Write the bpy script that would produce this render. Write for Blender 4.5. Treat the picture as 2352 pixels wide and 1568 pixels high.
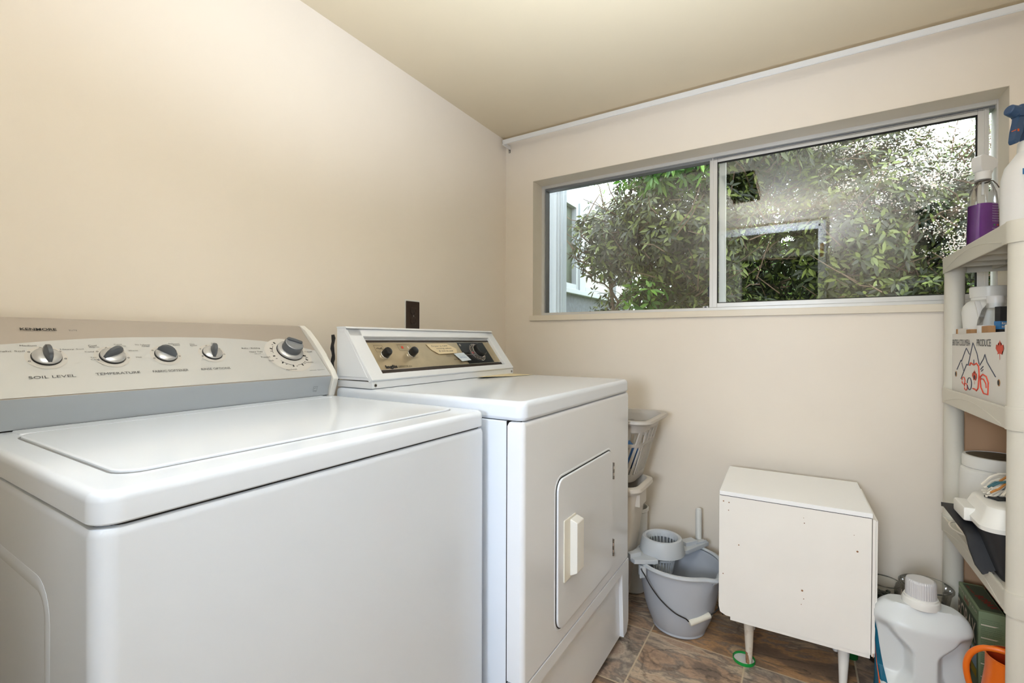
import bpy, bmesh, math, random
from mathutils import Vector, Matrix, Euler

# ------------------------------------------------------------------ clear
for o in list(bpy.data.objects):
    bpy.data.objects.remove(o, do_unlink=True)
S = bpy.context.scene
COL = S.collection
PI = math.pi
R = math.radians

# ------------------------------------------------------------------ camera
CAMZ = 1.045
FPX = 1072.5
cam_d = bpy.data.cameras.new('camera')
cam = bpy.data.objects.new('camera', cam_d)
COL.objects.link(cam)
cam_d.sensor_fit = 'HORIZONTAL'
cam_d.sensor_width = 36.0
cam_d.lens = FPX / 2352 * 36.0
cam_d.clip_start = 0.01
yaw, pitch, roll = R(-31.58), R(-0.13), R(0.16)
_right = Vector((math.cos(yaw), -math.sin(yaw), 0))
_fwd = Vector((math.sin(yaw) * math.cos(pitch), math.cos(yaw) * math.cos(pitch), math.sin(pitch)))
_up = _right.cross(_fwd)
_r2 = _right * math.cos(roll) + _up * math.sin(roll)
_u2 = -_right * math.sin(roll) + _up * math.cos(roll)
M = Matrix.Identity(4)
for i in range(3):
    M[i][0] = _r2[i]; M[i][1] = _u2[i]; M[i][2] = -_fwd[i]
M[0][3], M[1][3], M[2][3] = 0, 0, CAMZ
cam.matrix_world = M
S.camera = cam

# ------------------------------------------------------------------ view and light
S.view_settings.view_transform = 'Standard'
S.view_settings.look = 'None'
S.view_settings.gamma = 1
S.view_settings.use_curve_mapping = False
S.view_settings.exposure = 0.64

world = bpy.data.worlds.new('overcast_sky')
S.world = world
world.use_nodes = True
wn = world.node_tree
wn.nodes.clear()
w_out = wn.nodes.new('ShaderNodeOutputWorld')
w_bg = wn.nodes.new('ShaderNodeBackground')
w_tc = wn.nodes.new('ShaderNodeTexCoord')
w_sep = wn.nodes.new('ShaderNodeSeparateXYZ')
w_ramp = wn.nodes.new('ShaderNodeValToRGB')
w_ramp.color_ramp.elements[0].position = 0.45
w_ramp.color_ramp.elements[0].color = (0.30, 0.34, 0.30, 1)
w_ramp.color_ramp.elements[1].position = 0.56
w_ramp.color_ramp.elements[1].color = (0.88, 0.95, 1.0, 1)
w_map = wn.nodes.new('ShaderNodeMath'); w_map.operation = 'MULTIPLY_ADD'
w_map.inputs[1].default_value = 0.5; w_map.inputs[2].default_value = 0.5
wn.links.new(w_tc.outputs['Generated'], w_sep.inputs[0])
wn.links.new(w_sep.outputs['Z'], w_map.inputs[0])
wn.links.new(w_map.outputs[0], w_ramp.inputs[0])
wn.links.new(w_ramp.outputs[0], w_bg.inputs[0])
wn.links.new(w_bg.outputs[0], w_out.inputs[0])
w_bg.inputs[1].default_value = 5.2


def lamp(name, kind, loc, energy, color=(1, 1, 1), rot=None, target=None, **kw):
    d = bpy.data.lights.new(name, kind)
    d.energy = energy; d.color = color
    for k, v in kw.items():
        setattr(d, k, v)
    o = bpy.data.objects.new(name, d)
    COL.objects.link(o)
    o.location = loc
    if target is not None:
        o.rotation_euler = (Vector(target) - Vector(loc)).to_track_quat('-Z', 'Y').to_euler()
    elif rot:
        o.rotation_euler = rot
    return o


lamp('sun', 'SUN', (0, 6, 8), 2.4, (1, 0.97, 0.9), target=(0.6, 2.4, 0), angle=R(12))
# photographer's flash bounced off the ceiling, then an added fill spot for the room
lamp('bounce_flash', 'SPOT', (-0.14, 0.17, 1.60), 46, (0.80, 0.92, 1.14), target=(-0.10, 0.20, 2.06),
     spot_size=R(150), spot_blend=1.0, shadow_soft_size=0.05)
lamp('ceiling_fill_spot', 'SPOT', (-0.10, 0.52, 0.95), 94, (0.79, 0.93, 1.14), target=(-0.22, 0.70, 2.06),
     spot_size=R(122), spot_blend=1.0, shadow_soft_size=0.08)
# added unseen lamps behind the doorway: one lights the passage, one fills the room
lamp('passage_fill', 'AREA', (-0.15, -0.27, 2.045), 6, (0.86, 0.95, 1.05), rot=(0, 0, 0), shape='DISK', size=0.28)
lamp('doorway_fill_spot', 'SPOT', (-0.22, -1.10, 1.15), 70, (0.82, 0.94, 1.10), target=(0.15, 1.6, 0.60),
     spot_size=R(66), spot_blend=1.0, shadow_soft_size=0.25)
# portal that only guides sampling of the sky through the window opening
pt = lamp('window_portal', 'AREA', (-0.29, 2.19, 1.50), 1, rot=(R(90), 0, 0), shape='RECTANGLE', size=1.68, size_y=0.68)
pt.rotation_euler = (R(-90), 0, 0)
pt.data.cycles.is_portal = True

# ------------------------------------------------------------------ room numbers
XW = -1.285      # wall behind the machines
YW = 2.027       # window wall
ZC = 2.068       # ceiling
YB = -0.005      # wall with the doorway the photo is taken from
XR = 0.80        # right wall
WX0, WX1, WZ0, WZ1 = -1.127, 0.550, 1.168, 1.834


# ------------------------------------------------------------------ materials
def srgb(c):
    c = c / 255.0
    return c / 12.92 if c <= 0.04045 else ((c + 0.055) / 1.055) ** 2.4


def rgb(r, g, b):
    return (srgb(r), srgb(g), srgb(b), 1)


def mat(name, col, rough=0.5, metal=0.0, var=0.0, vscale=8.0, bump=0.0, bscale=60.0, trans=0.0,
        spec=0.5, sss=0.0, coat=0.0, emis=None, dirt=None, ior=1.45, alpha=1.0):
    m = bpy.data.materials.new(name)
    m.use_nodes = True
    nt = m.node_tree
    p = nt.nodes['Principled BSDF']
    c = rgb(*col)
    p.inputs['Base Color'].default_value = c
    p.inputs['Roughness'].default_value = rough
    p.inputs['Metallic'].default_value = metal
    p.inputs['Specular IOR Level'].default_value = spec
    p.inputs['Transmission Weight'].default_value = trans
    p.inputs['Coat Weight'].default_value = coat
    p.inputs['IOR'].default_value = ior
    p.inputs['Alpha'].default_value = alpha
    if sss:
        p.inputs['Subsurface Weight'].default_value = sss
        p.inputs['Subsurface Radius'].default_value = (0.02, 0.02, 0.02)
    tc = nt.nodes.new('ShaderNodeTexCoord')
    if var or dirt:
        n = nt.nodes.new('ShaderNodeTexNoise')
        n.inputs['Scale'].default_value = vscale
        n.inputs['Detail'].default_value = 5
        nt.links.new(tc.outputs['Object'], n.inputs['Vector'])
        r = nt.nodes.new('ShaderNodeValToRGB')
        if dirt:
            r.color_ramp.elements[0].position = 0.30; r.color_ramp.elements[1].position = 0.52
            r.color_ramp.elements[0].color = rgb(*dirt); r.color_ramp.elements[1].color = c
        else:
            r.color_ramp.elements[0].position = 0.3; r.color_ramp.elements[1].position = 0.7
            r.color_ramp.elements[0].color = tuple(v * (1 - var) for v in c[:3]) + (1,)
            r.color_ramp.elements[1].color = tuple(min(1, v * (1 + var)) for v in c[:3]) + (1,)
        nt.links.new(n.outputs['Fac'], r.inputs[0])
        nt.links.new(r.outputs[0], p.inputs['Base Color'])
    if bump:
        n2 = nt.nodes.new('ShaderNodeTexNoise')
        n2.inputs['Scale'].default_value = bscale
        n2.inputs['Detail'].default_value = 4
        nt.links.new(tc.outputs['Object'], n2.inputs['Vector'])
        b = nt.nodes.new('ShaderNodeBump')
        b.inputs['Strength'].default_value = bump
        b.inputs['Distance'].default_value = 0.002
        nt.links.new(n2.outputs['Fac'], b.inputs['Height'])
        nt.links.new(b.outputs[0], p.inputs['Normal'])
    if emis:
        p.inputs['Emission Color'].default_value = rgb(*emis[:3])
        p.inputs['Emission Strength'].default_value = emis[3]
    return m


WALL = mat('wall_paint', (236, 225, 210), 0.42, var=0.015, vscale=3, bump=0.06, bscale=140)
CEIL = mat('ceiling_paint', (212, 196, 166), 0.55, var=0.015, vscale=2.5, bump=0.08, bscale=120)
REVEAL = mat('reveal_paint', (226, 215, 196), 0.35, var=0.02, vscale=6)
TRIMW = mat('white_trim_paint', (240, 238, 233), 0.35)
HALL = mat('passage_paint', (225, 218, 205), 0.6)
ENAMEL = mat('white_enamel', (228, 235, 245), 0.13, var=0.006, vscale=4)
ENAMEL2 = mat('aged_white_enamel', (232, 235, 240), 0.16, var=0.01, vscale=5, dirt=None)
CREAMP = mat('cream_plastic', (232, 227, 212), 0.4)
WHITEP = mat('white_plastic', (232, 230, 224), 0.35)
SILVER = mat('silver_console_paint', (184, 175, 166), 0.30, metal=0.35, var=0.01)
SILVER2 = mat('silver_console_lower_paint', (208, 209, 209), 0.30, metal=0.35)
SILVERDK = mat('silver_toe_paint', (178, 183, 188), 0.32, metal=0.35)
PADC = mat('pale_dial_ring', (208, 204, 198), 0.35)
KNOBSK = mat('silver_knob_skirt', (196, 197, 199), 0.25, metal=0.6)
KNOBG = mat('grey_knob_grip', (96, 100, 106), 0.25, metal=0.3)
KNOBF = mat('grey_knob_face', (150, 154, 160), 0.3, metal=0.4)
BLACK = mat('black_plastic', (28, 28, 29), 0.3)
BLACKM = mat('black_matte_plastic', (38, 38, 40), 0.5, var=0.2, vscale=40)
GAP = mat('dark_gap', (30, 29, 28), 0.7)
PRINT = mat('grey_print', (92, 92, 94), 0.6)
PRINTD = mat('dark_print', (34, 33, 34), 0.6)
BRONZE = mat('brushed_bronze_panel', (196, 180, 150), 0.34, metal=0.65, var=0.10, vscale=18)
DKBROWN = mat('dark_brown_plastic', (50, 38, 30), 0.35)
CHROME = mat('chrome', (215, 215, 218), 0.12, metal=1.0)
NICKEL = mat('dull_steel', (150, 145, 138), 0.35, metal=0.9)
ALU = mat('white_aluminium', (214, 212, 208), 0.35, metal=0.15, var=0.02, vscale=10)
ALUG = mat('grey_aluminium_track', (140, 142, 145), 0.4, metal=0.4)
RODW = mat('white_painted_rod', (222, 219, 214), 0.35)
GREYB = mat('grey_bucket_plastic', (188, 192, 199), 0.38, var=0.02, vscale=9)
GREYBL = mat('light_grey_wringer_plastic', (196, 200, 204), 0.38)
BASKET = mat('grey_beige_basket_plastic', (190, 184, 176), 0.4)
BINW = mat('warm_white_bin_plastic', (214, 206, 194), 0.4)
NIGHT = mat('worn_white_paint', (243, 239, 232), 0.42, var=0.02, vscale=7)
NIGHTT = mat('white_laminate', (250, 250, 250), 0.3)
WOODR = mat('rotten_wood', (150, 112, 82), 0.8, var=0.35, vscale=60)
LEGM = mat('chipped_leg_paint', (222, 212, 196), 0.5, dirt=(190, 168, 140), vscale=38)
GREENL = mat('green_lid_enamel', (18, 150, 62), 0.3)
GREENC = mat('dark_green_plastic', (10, 105, 45), 0.4)
RESIN = mat('taupe_shelf_resin', (212, 207, 194), 0.5, var=0.015, vscale=6, bump=0.05, bscale=300)
CARD = mat('white_cardboard', (228, 224, 218), 0.65, var=0.01)
CARDB = mat('brown_cardboard', (176, 132, 88), 0.8)
REDINK = mat('red_ink', (214, 72, 48), 0.6)
NAVY = mat('grey_blue_ink', (66, 72, 88), 0.6)
JUGM = mat('translucent_jug_plastic', (212, 215, 215), 0.35, sss=0.3)
CAPM = mat('grey_white_cap', (204, 202, 202), 0.4)
TEAL = mat('teal_label', (12, 96, 124), 0.35, var=0.25, vscale=30)
ORANGEL = mat('orange_label', (222, 96, 36), 0.35)
BORAX = mat('sage_green_card', (128, 144, 112), 0.5, var=0.02)
BORAXD = mat('dark_green_card', (72, 84, 66), 0.5)
BROWNP = mat('brown_picture_card', (112, 84, 66), 0.5, var=0.4, vscale=40)
PALEBL = mat('pale_blue_card', (184, 204, 216), 0.5)
YELLOWC = mat('yellow_card', (196, 168, 60), 0.5)
REDC = mat('red_card', (150, 30, 26), 0.45)
GREENBX = mat('deep_green_card', (18, 72, 40), 0.5)
OFFW = mat('off_white_print', (226, 214, 198), 0.6)
ORANGEP = mat('orange_plastic', (226, 108, 22), 0.32)
ORANGED = mat('orange_plastic_inside', (170, 50, 14), 0.5)
PURPLE = mat('purple_liquid_label', (104, 52, 124), 0.25, var=0.12, vscale=25)
LILAC = mat('lilac_print', (206, 196, 222), 0.5)
BLUEP = mat('dark_blue_plastic', (52, 76, 108), 0.35)
BLUEI = mat('blue_ink', (58, 120, 176), 0.5)
MILKY = mat('milky_plastic', (226, 224, 222), 0.3, sss=0.2)
PAPER = mat('note_paper', (226, 208, 172), 0.8)
PAPERB = mat('pale_blue_note_paper', (214, 224, 234), 0.8)
MANILA = mat('manila_paper', (232, 216, 178), 0.8)
OUTB = mat('brown_outlet_plastic', (56, 42, 34), 0.3)
WIREB = mat('dark_wire', (60, 58, 58), 0.35, metal=0.7)
WIREW = mat('cream_cable', (222, 214, 202), 0.45)
MOPC = mat('cream_cotton', (228, 220, 204), 0.95)
MOPO = mat('ochre_cotton', (190, 128, 66), 0.95)
MOPT = mat('teal_cotton', (70, 110, 118), 0.95)
CLOTHB = mat('blue_cloth', (70, 112, 168), 0.9, var=0.2, vscale=30)
CLOTHT = mat('tan_cloth', (190, 158, 120), 0.9, var=0.1, vscale=30)
PEBBLE = mat('dark_green_pebbles', (62, 66, 56), 0.25, var=0.5, vscale=60)
TIN = mat('grey_tin', (150, 152, 154), 0.35, metal=0.5)
STUCCO = mat('grey_stucco', (88, 93, 100), 0.9, var=0.3, vscale=30, bump=1.0, bscale=22)
PIPEW = mat('white_corrugated_metal', (158, 164, 172), 0.45)
DARKGL = mat('dark_house_glass', (70, 78, 66), 0.5, var=.4, vscale=6, spec=.15)
SHEERM = mat('curtained_house_glass', (112, 110, 92), 0.3, var=0.2, vscale=20)
GRASS = mat('garden_ground', (92, 116, 60), 0.95, var=0.4, vscale=5)
BARK = mat('bark', (96, 78, 64), 0.9, var=0.3, vscale=30)
WOODL = mat('raw_pine', (206, 176, 140), 0.7)


def glass_mat(name, tint=(0.97, 0.985, 0.98), ior=1.5, rough=0.0, gain=1.0):
    m = bpy.data.materials.new(name)
    m.use_nodes = True
    nt = m.node_tree
    nt.nodes.clear()
    o = nt.nodes.new('ShaderNodeOutputMaterial')
    mix = nt.nodes.new('ShaderNodeMixShader')
    tr = nt.nodes.new('ShaderNodeBsdfTransparent')
    tr.inputs[0].default_value = (*tint, 1)
    gl = nt.nodes.new('ShaderNodeBsdfGlossy')
    gl.inputs['Roughness'].default_value = rough
    fr = nt.nodes.new('ShaderNodeFresnel')
    fr.inputs[0].default_value = ior
    mu = nt.nodes.new('ShaderNodeMath'); mu.operation = 'MULTIPLY'; mu.use_clamp = True
    mu.inputs[1].default_value = gain
    nt.links.new(fr.outputs[0], mu.inputs[0])
    nt.links.new(mu.outputs[0], mix.inputs[0])
    nt.links.new(tr.outputs[0], mix.inputs[1])
    nt.links.new(gl.outputs[0], mix.inputs[2])
    nt.links.new(mix.outputs[0], o.inputs[0])
    return m


PANE = glass_mat('window_glass', ior=1.62, gain=1.25)
CLEAR = glass_mat('clear_plastic', (0.95, 0.96, 0.96), 1.45, 0.12, 0.8)
VASEG = glass_mat('vase_glass', (0.97, 0.98, 0.97), 1.45, 0.08, 0.8)


def leaf_mat(name, c1, c2, c3, rough=0.35, trans=0.35):
    m = bpy.data.materials.new(name)
    m.use_nodes = True
    nt = m.node_tree
    p = nt.nodes['Principled BSDF']
    p.inputs['Roughness'].default_value = rough
    g = nt.nodes.new('ShaderNodeNewGeometry')
    r = nt.nodes.new('ShaderNodeValToRGB')
    e = r.color_ramp.elements
    e[0].position = 0.0; e[0].color = rgb(*c1)
    e[1].position = 0.55; e[1].color = rgb(*c2)
    x = e.new(0.97); x.color = rgb(*c3)
    nt.links.new(g.outputs['Random Per Island'], r.inputs[0])
    nt.links.new(r.outputs[0], p.inputs['Base Color'])
    out = nt.nodes['Material Output']
    tl = nt.nodes.new('ShaderNodeBsdfTranslucent')
    nt.links.new(r.outputs[0], tl.inputs[0])
    mx = nt.nodes.new('ShaderNodeMixShader'); mx.inputs[0].default_value = trans
    nt.links.new(p.outputs[0], mx.inputs[1]); nt.links.new(tl.outputs[0], mx.inputs[2])
    nt.links.new(mx.outputs[0], out.inputs[0])
    return m


LEAF1 = leaf_mat('rhododendron_leaf', (26, 32, 14), (46, 56, 24), (112, 124, 58), rough=.5, trans=.2)
LEAF2 = leaf_mat('hedge_leaf', (50, 72, 30), (96, 128, 52), (160, 190, 90))
LEAF3 = leaf_mat('pale_tree_leaf', (120, 150, 100), (160, 185, 140), (210, 222, 190))
LEAFG = leaf_mat('fresh_leaf', (44, 84, 22), (70, 118, 34), (120, 160, 60), trans=.4)
BLOOM = leaf_mat('white_blossom', (214, 206, 198), (228, 222, 216), (206, 182, 176))


def floor_material():
    m = bpy.data.materials.new('slate_tile')
    m.use_nodes = True
    nt = m.node_tree
    L = nt.links
    p = nt.nodes['Principled BSDF']

    def N(t, **kw):
        n = nt.nodes.new(t)
        for k, v in kw.items():
            setattr(n, k, v)
        return n

    def MT(op, a=None, b=None, c=None):
        n = N('ShaderNodeMath', operation=op)
        for i, v in enumerate((a, b, c)):
            if v is None:
                continue
            if isinstance(v, (int, float)):
                n.inputs[i].default_value = v
            else:
                L.new(v, n.inputs[i])
        return n.outputs[0]
    tc = N('ShaderNodeTexCoord')
    sp = N('ShaderNodeSeparateXYZ'); L.new(tc.outputs['Object'], sp.inputs[0])
    T = 0.3048
    ux = MT('DIVIDE', MT('ADD', sp.outputs[0], 0.451), T)
    uy = MT('DIVIDE', MT('SUBTRACT', sp.outputs[1], 1.690), T)
    fx, fy = MT('FRACT', ux), MT('FRACT', uy)
    ix, iy = MT('FLOOR', ux), MT('FLOOR', uy)
    ex = MT('MINIMUM', fx, MT('SUBTRACT', 1.0, fx))
    ey = MT('MINIMUM', fy, MT('SUBTRACT', 1.0, fy))
    edge = MT('MINIMUM', ex, ey)
    grout = MT('LESS_THAN', edge, 0.0080)
    idc = N('ShaderNodeCombineXYZ'); L.new(ix, idc.inputs[0]); L.new(iy, idc.inputs[1])
    wnz = N('ShaderNodeTexWhiteNoise'); wnz.noise_dimensions = '3D'
    L.new(idc.outputs[0], wnz.inputs['Vector'])
    # per tile offset of the stone pattern
    off = N('ShaderNodeVectorMath', operation='SCALE'); L.new(wnz.outputs['Color'], off.inputs[0]); off.inputs['Scale'].default_value = 40
    sc = N('ShaderNodeVectorMath', operation='MULTIPLY'); L.new(tc.outputs['Object'], sc.inputs[0]); sc.inputs[1].default_value = (0.55, 1.25, 1)
    ad = N('ShaderNodeVectorMath', operation='ADD'); L.new(sc.outputs[0], ad.inputs[0]); L.new(off.outputs[0], ad.inputs[1])
    n1 = N('ShaderNodeTexNoise'); n1.inputs['Scale'].default_value = 5.5; n1.inputs['Detail'].default_value = 9; n1.inputs['Roughness'].default_value = 0.62
    n1.inputs['Distortion'].default_value = 0.5
    L.new(ad.outputs[0], n1.inputs['Vector'])
    r1 = N('ShaderNodeValToRGB'); e = r1.color_ramp.elements
    e[0].position = 0.30; e[0].color = rgb(118, 98, 82)
    e[1].position = 0.72; e[1].color = rgb(190, 168, 144)
    for pos, c in ((0.41, (134, 112, 94)), (0.47, (186, 148, 112)), (0.515, (136, 120, 106)), (0.57, (204, 178, 146)), (0.63, (172, 136, 104))):
        x = e.new(pos); x.color = rgb(*c)
    L.new(n1.outputs['Fac'], r1.inputs[0])
    # ridges of the cleft stone
    n2 = N('ShaderNodeTexNoise'); n2.inputs['Scale'].default_value = 3.2; n2.inputs['Detail'].default_value = 7; n2.inputs['Distortion'].default_value = 0.9
    L.new(ad.outputs[0], n2.inputs['Vector'])
    rd = MT('ABSOLUTE', MT('SUBTRACT', n2.outputs['Fac'], 0.5))
    crack = N('ShaderNodeMapRange'); crack.inputs['From Min'].default_value = 0.0; crack.inputs['From Max'].default_value = 0.012
    crack.inputs['To Min'].default_value = 0.58; crack.inputs['To Max'].default_value = 1.0
    L.new(rd, crack.inputs['Value'])
    # warm tone per tile
    hs = N('ShaderNodeHueSaturation'); L.new(r1.outputs[0], hs.inputs['Color'])
    L.new(MT('MULTIPLY_ADD', wnz.outputs['Value'], 0.7, 0.65), hs.inputs['Saturation'])
    L.new(MT('MULTIPLY_ADD', wnz.outputs['Value'], 0.35, 0.94), hs.inputs['Value'])
    mc = N('ShaderNodeMix', data_type='RGBA', blend_type='MULTIPLY'); mc.inputs[0].default_value = 1
    L.new(hs.outputs[0], mc.inputs[6]); L.new(crack.outputs[0], mc.inputs[7])
    n3 = N('ShaderNodeTexNoise'); n3.inputs['Scale'].default_value = 120; n3.inputs['Detail'].default_value = 3
    L.new(tc.outputs['Object'], n3.inputs['Vector'])
    r3 = N('ShaderNodeMapRange'); r3.inputs['To Min'].default_value = 0.72; r3.inputs['To Max'].default_value = 1.25
    L.new(n3.outputs['Fac'], r3.inputs['Value'])
    m3 = N('ShaderNodeMix', data_type='RGBA', blend_type='MULTIPLY'); m3.inputs[0].default_value = 1
    L.new(mc.outputs[2], m3.inputs[6]); L.new(r3.outputs[0], m3.inputs[7])
    gm = N('ShaderNodeMix', data_type='RGBA'); L.new(grout, gm.inputs[0]); L.new(m3.outputs[2], gm.inputs[6])
    gm.inputs[7].default_value = rgb(206, 188, 160)
    L.new(gm.outputs[2], p.inputs['Base Color'])
    p.inputs['Roughness'].default_value = 0.42
    h = MT('ADD', MT('MULTIPLY', n1.outputs['Fac'], 0.8), MT('MULTIPLY', crack.outputs[0], 0.5))
    h2 = MT('SUBTRACT', h, MT('MULTIPLY', grout, 0.6))
    b = N('ShaderNodeBump'); b.inputs['Strength'].default_value = 0.55; b.inputs['Distance'].default_value = 0.004
    L.new(h2, b.inputs['Height']); L.new(b.outputs[0], p.inputs['Normal'])
    return m


FLOORM = floor_material()


# ------------------------------------------------------------------ mesh helpers
_textcache = {}


class MB:
    def __init__(s):
        s.bm = bmesh.new()
        s.mats = []

    def mi(s, m):
        if m not in s.mats:
            s.mats.append(m)
        return s.mats.index(m)

    def _merge(s, tb, m, mtx=None):
        i = s.mi(m)
        for f in tb.faces:
            f.material_index = i
        if mtx is not None:
            tb.transform(mtx)
        me = bpy.data.meshes.new('tmp')
        tb.to_mesh(me); tb.free()
        s.bm.from_mesh(me)
        bpy.data.meshes.remove(me)
        return s

    def box(s, m, x0, x1, y0, y1, z0, z1, bev=0, seg=2, mtx=None):
        tb = bmesh.new()
        bmesh.ops.create_cube(tb, size=1)
        sx, sy, sz = abs(x1 - x0), abs(y1 - y0), abs(z1 - z0)
        tb.transform(Matrix.Translation(((x0 + x1) / 2, (y0 + y1) / 2, (z0 + z1) / 2)) @ Matrix.Diagonal((sx, sy, sz, 1)))
        if bev:
            bmesh.ops.bevel(tb, geom=list(tb.edges), offset=min(bev, 0.49 * min(sx, sy, sz)), segments=seg, profile=0.5, affect='EDGES')
        return s._merge(tb, m, mtx)

    def loops(s, m, rings, cap0=True, cap1=True, closed=True, mtx=None, loop_rings=False):
        tb = bmesh.new()
        vr = [[tb.verts.new(v) for v in r] for r in rings]
        n = len(vr[0])
        rng = range(n if closed else n - 1)
        pairs = list(zip(vr[:-1], vr[1:]))
        if loop_rings:
            pairs.append((vr[-1], vr[0]))
        for a, b in pairs:
            for i in rng:
                j = (i + 1) % n
                try:
                    tb.faces.new((a[i], a[j], b[j], b[i]))
                except ValueError:
                    pass
        if cap0 and closed and not loop_rings:
            tb.faces.new(vr[0][::-1])
        if cap1 and closed and not loop_rings:
            tb.faces.new(vr[-1])
        return s._merge(tb, m, mtx)

    def rrect(s, m, a0, a1, b0, b1, r, prof, axis='z', cap0=True, cap1=True, seg=6, mtx=None, rr=None):
        """rounded rectangle in two axes lofted through prof = [(inset, height)]"""
        rings = []
        rad = rr or (r, r, r, r)
        for ins, h in prof:
            ring = []
            cs = ((a1 - ins, b1 - ins, 0, rad[0]), (a0 + ins, b1 - ins, 90, rad[1]), (a0 + ins, b0 + ins, 180, rad[2]), (a1 - ins, b0 + ins, 270, rad[3]))
            for cx, cy, a, q in cs:
                q = max(q - ins, 0.0004)
                sx = -1 if a in (0, 270) else 1
                sy = -1 if a in (0, 90) else 1
                ox, oy = cx + sx * q, cy + sy * q
                for k in range(seg + 1):
                    t = R(a + 90 * k / seg)
                    u, v = ox + q * math.cos(t), oy + q * math.sin(t)
                    ring.append({'z': (u, v, h), 'x': (h, u, v), 'y': (u, h, v)}[axis])
            rings.append(ring)
        return s.loops(m, rings, cap0, cap1, mtx=mtx)

    def cyl(s, m, p0, p1, r0, r1=None, seg=24, caps=True, bev=0):
        r1 = r0 if r1 is None else r1
        p0, p1 = Vector(p0), Vector(p1)
        d = (p1 - p0)
        q = d.to_track_quat('Z', 'Y').to_matrix()
        L = d.length
        prof = [(r0, 0), (r1, L)]
        if bev:
            prof = [(max(r0 - bev, 1e-4), 0), (r0, bev), (r1, L - bev), (max(r1 - bev, 1e-4), L)]
        rings = []
        for r, h in prof:
            rings.append([p0 + q @ Vector((r * math.cos(2 * PI * k / seg), r * math.sin(2 * PI * k / seg), h)) for k in range(seg)])
        return s.loops(m, rings, caps, caps)

    def lathe(s, m, prof, c=(0, 0, 0), seg=32, cap0=False, cap1=False, sx=1, sy=1, mtx=None):
        rings = [[(c[0] + sx * r * math.cos(2 * PI * k / seg), c[1] + sy * r * math.sin(2 * PI * k / seg), c[2] + z) for k in range(seg)] for r, z in prof]
        return s.loops(m, rings, cap0, cap1, mtx=mtx)

    def tube(s, m, pts, r, seg=8, closed=False, caps=True):
        pts = [Vector(p) for p in pts]
        n = len(pts)
        rs = r if isinstance(r, (list, tuple)) else [r] * n
        rings = []
        ref = None
        for i, p in enumerate(pts):
            if closed:
                t = pts[(i + 1) % n] - pts[i - 1]
            else:
                t = pts[min(i + 1, n - 1)] - pts[max(i - 1, 0)]
            if t.length < 1e-9:
                t = Vector((0, 0, 1))
            t.normalize()
            if ref is None:
                ref = t.orthogonal().normalized()
            else:
                ref = (ref - t * ref.dot(t))
                ref = ref.normalized() if ref.length > 1e-6 else t.orthogonal().normalized()
            b = t.cross(ref)
            rings.append([p + (ref * math.cos(2 * PI * k / seg) + b * math.sin(2 * PI * k / seg)) * rs[i] for k in range(seg)])
        return s.loops(m, rings, caps, caps, loop_rings=closed)

    def prism(s, m, poly, h0, h1, axis='y', mtx=None, bev=0):
        f = {'y': lambda a, b, h: (a, h, b), 'z': lambda a, b, h: (a, b, h), 'x': lambda a, b, h: (h, a, b)}[axis]
        tb = bmesh.new()
        A = [tb.verts.new(f(a, b, h0)) for a, b in poly]
        B = [tb.verts.new(f(a, b, h1)) for a, b in poly]
        n = len(poly)
        tb.faces.new(A[::-1]); tb.faces.new(B)
        for i in range(n):
            tb.faces.new((A[i], A[(i + 1) % n], B[(i + 1) % n], B[i]))
        if bev:
            bmesh.ops.bevel(tb, geom=list(tb.edges), offset=bev, segments=2, profile=0.5, affect='EDGES')
        return s._merge(tb, m, mtx)

    def poly(s, m, pts):
        tb = bmesh.new()
        tb.faces.new([tb.verts.new(p) for p in pts])
        return s._merge(tb, m)

    def text(s, m, txt, o, xd, yd, w, h, bold=0.0, shear=0.0):
        """flat lettering fitted into a box w by h whose lower left corner is o"""
        key = (txt, bold, shear)
        if key not in _textcache:
            c = bpy.data.curves.new('t', 'FONT')
            c.body = txt; c.size = 1; c.offset = bold; c.shear = shear; c.resolution_u = 3
            ob = bpy.data.objects.new('t', c)
            COL.objects.link(ob)
            dg = bpy.context.evaluated_depsgraph_get()
            me = bpy.data.meshes.new_from_object(ob.evaluated_get(dg))
            bpy.data.objects.remove(ob, do_unlink=True)
            bpy.data.curves.remove(c)
            _textcache[key] = me
        me = _textcache[key]
        xs = [v.co.x for v in me.vertices]; ys = [v.co.y for v in me.vertices]
        if not xs:
            return s
        x0, x1, y0, y1 = min(xs), max(xs), min(ys), max(ys)
        o, xd, yd = Vector(o), Vector(xd).normalized(), Vector(yd).normalized()
        n = xd.cross(yd)
        tb = bmesh.new(); tb.from_mesh(me)
        for v in tb.verts:
            a, b = (v.co.x - x0) / max(x1 - x0, 1e-6) * w, (v.co.y - y0) / max(y1 - y0, 1e-6) * h
            v.co = o + xd * a + yd * b + n * 0.0004
        return s._merge(tb, m)

    def build(s, name, parent=None, sharp=35, local=False, keepn=False, smooth=True):
        if not keepn:
            bmesh.ops.recalc_face_normals(s.bm, faces=list(s.bm.faces))
        me = bpy.data.meshes.new(name)
        if smooth:
            lim = R(sharp)
            for e in s.bm.edges:
                if len(e.link_faces) == 2:
                    try:
                        e.smooth = e.calc_face_angle() < lim
                    except ValueError:
                        e.smooth = False
                else:
                    e.smooth = True
            for f in s.bm.faces:
                f.smooth = True
        root = parent
        if parent is not None and not local:
            mw = world_of(parent)
            s.bm.transform(mw.inverted())
        s.bm.to_mesh(me); s.bm.free()
        for m in s.mats:
            me.materials.append(m)
        o = bpy.data.objects.new(name, me)
        COL.objects.link(o)
        if parent is not None:
            o.parent = parent
        if smooth:
            w = o.modifiers.new('weighted_normals', 'WEIGHTED_NORMAL')
            w.keep_sharp = True
            w.weight = 60
        return o


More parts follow.
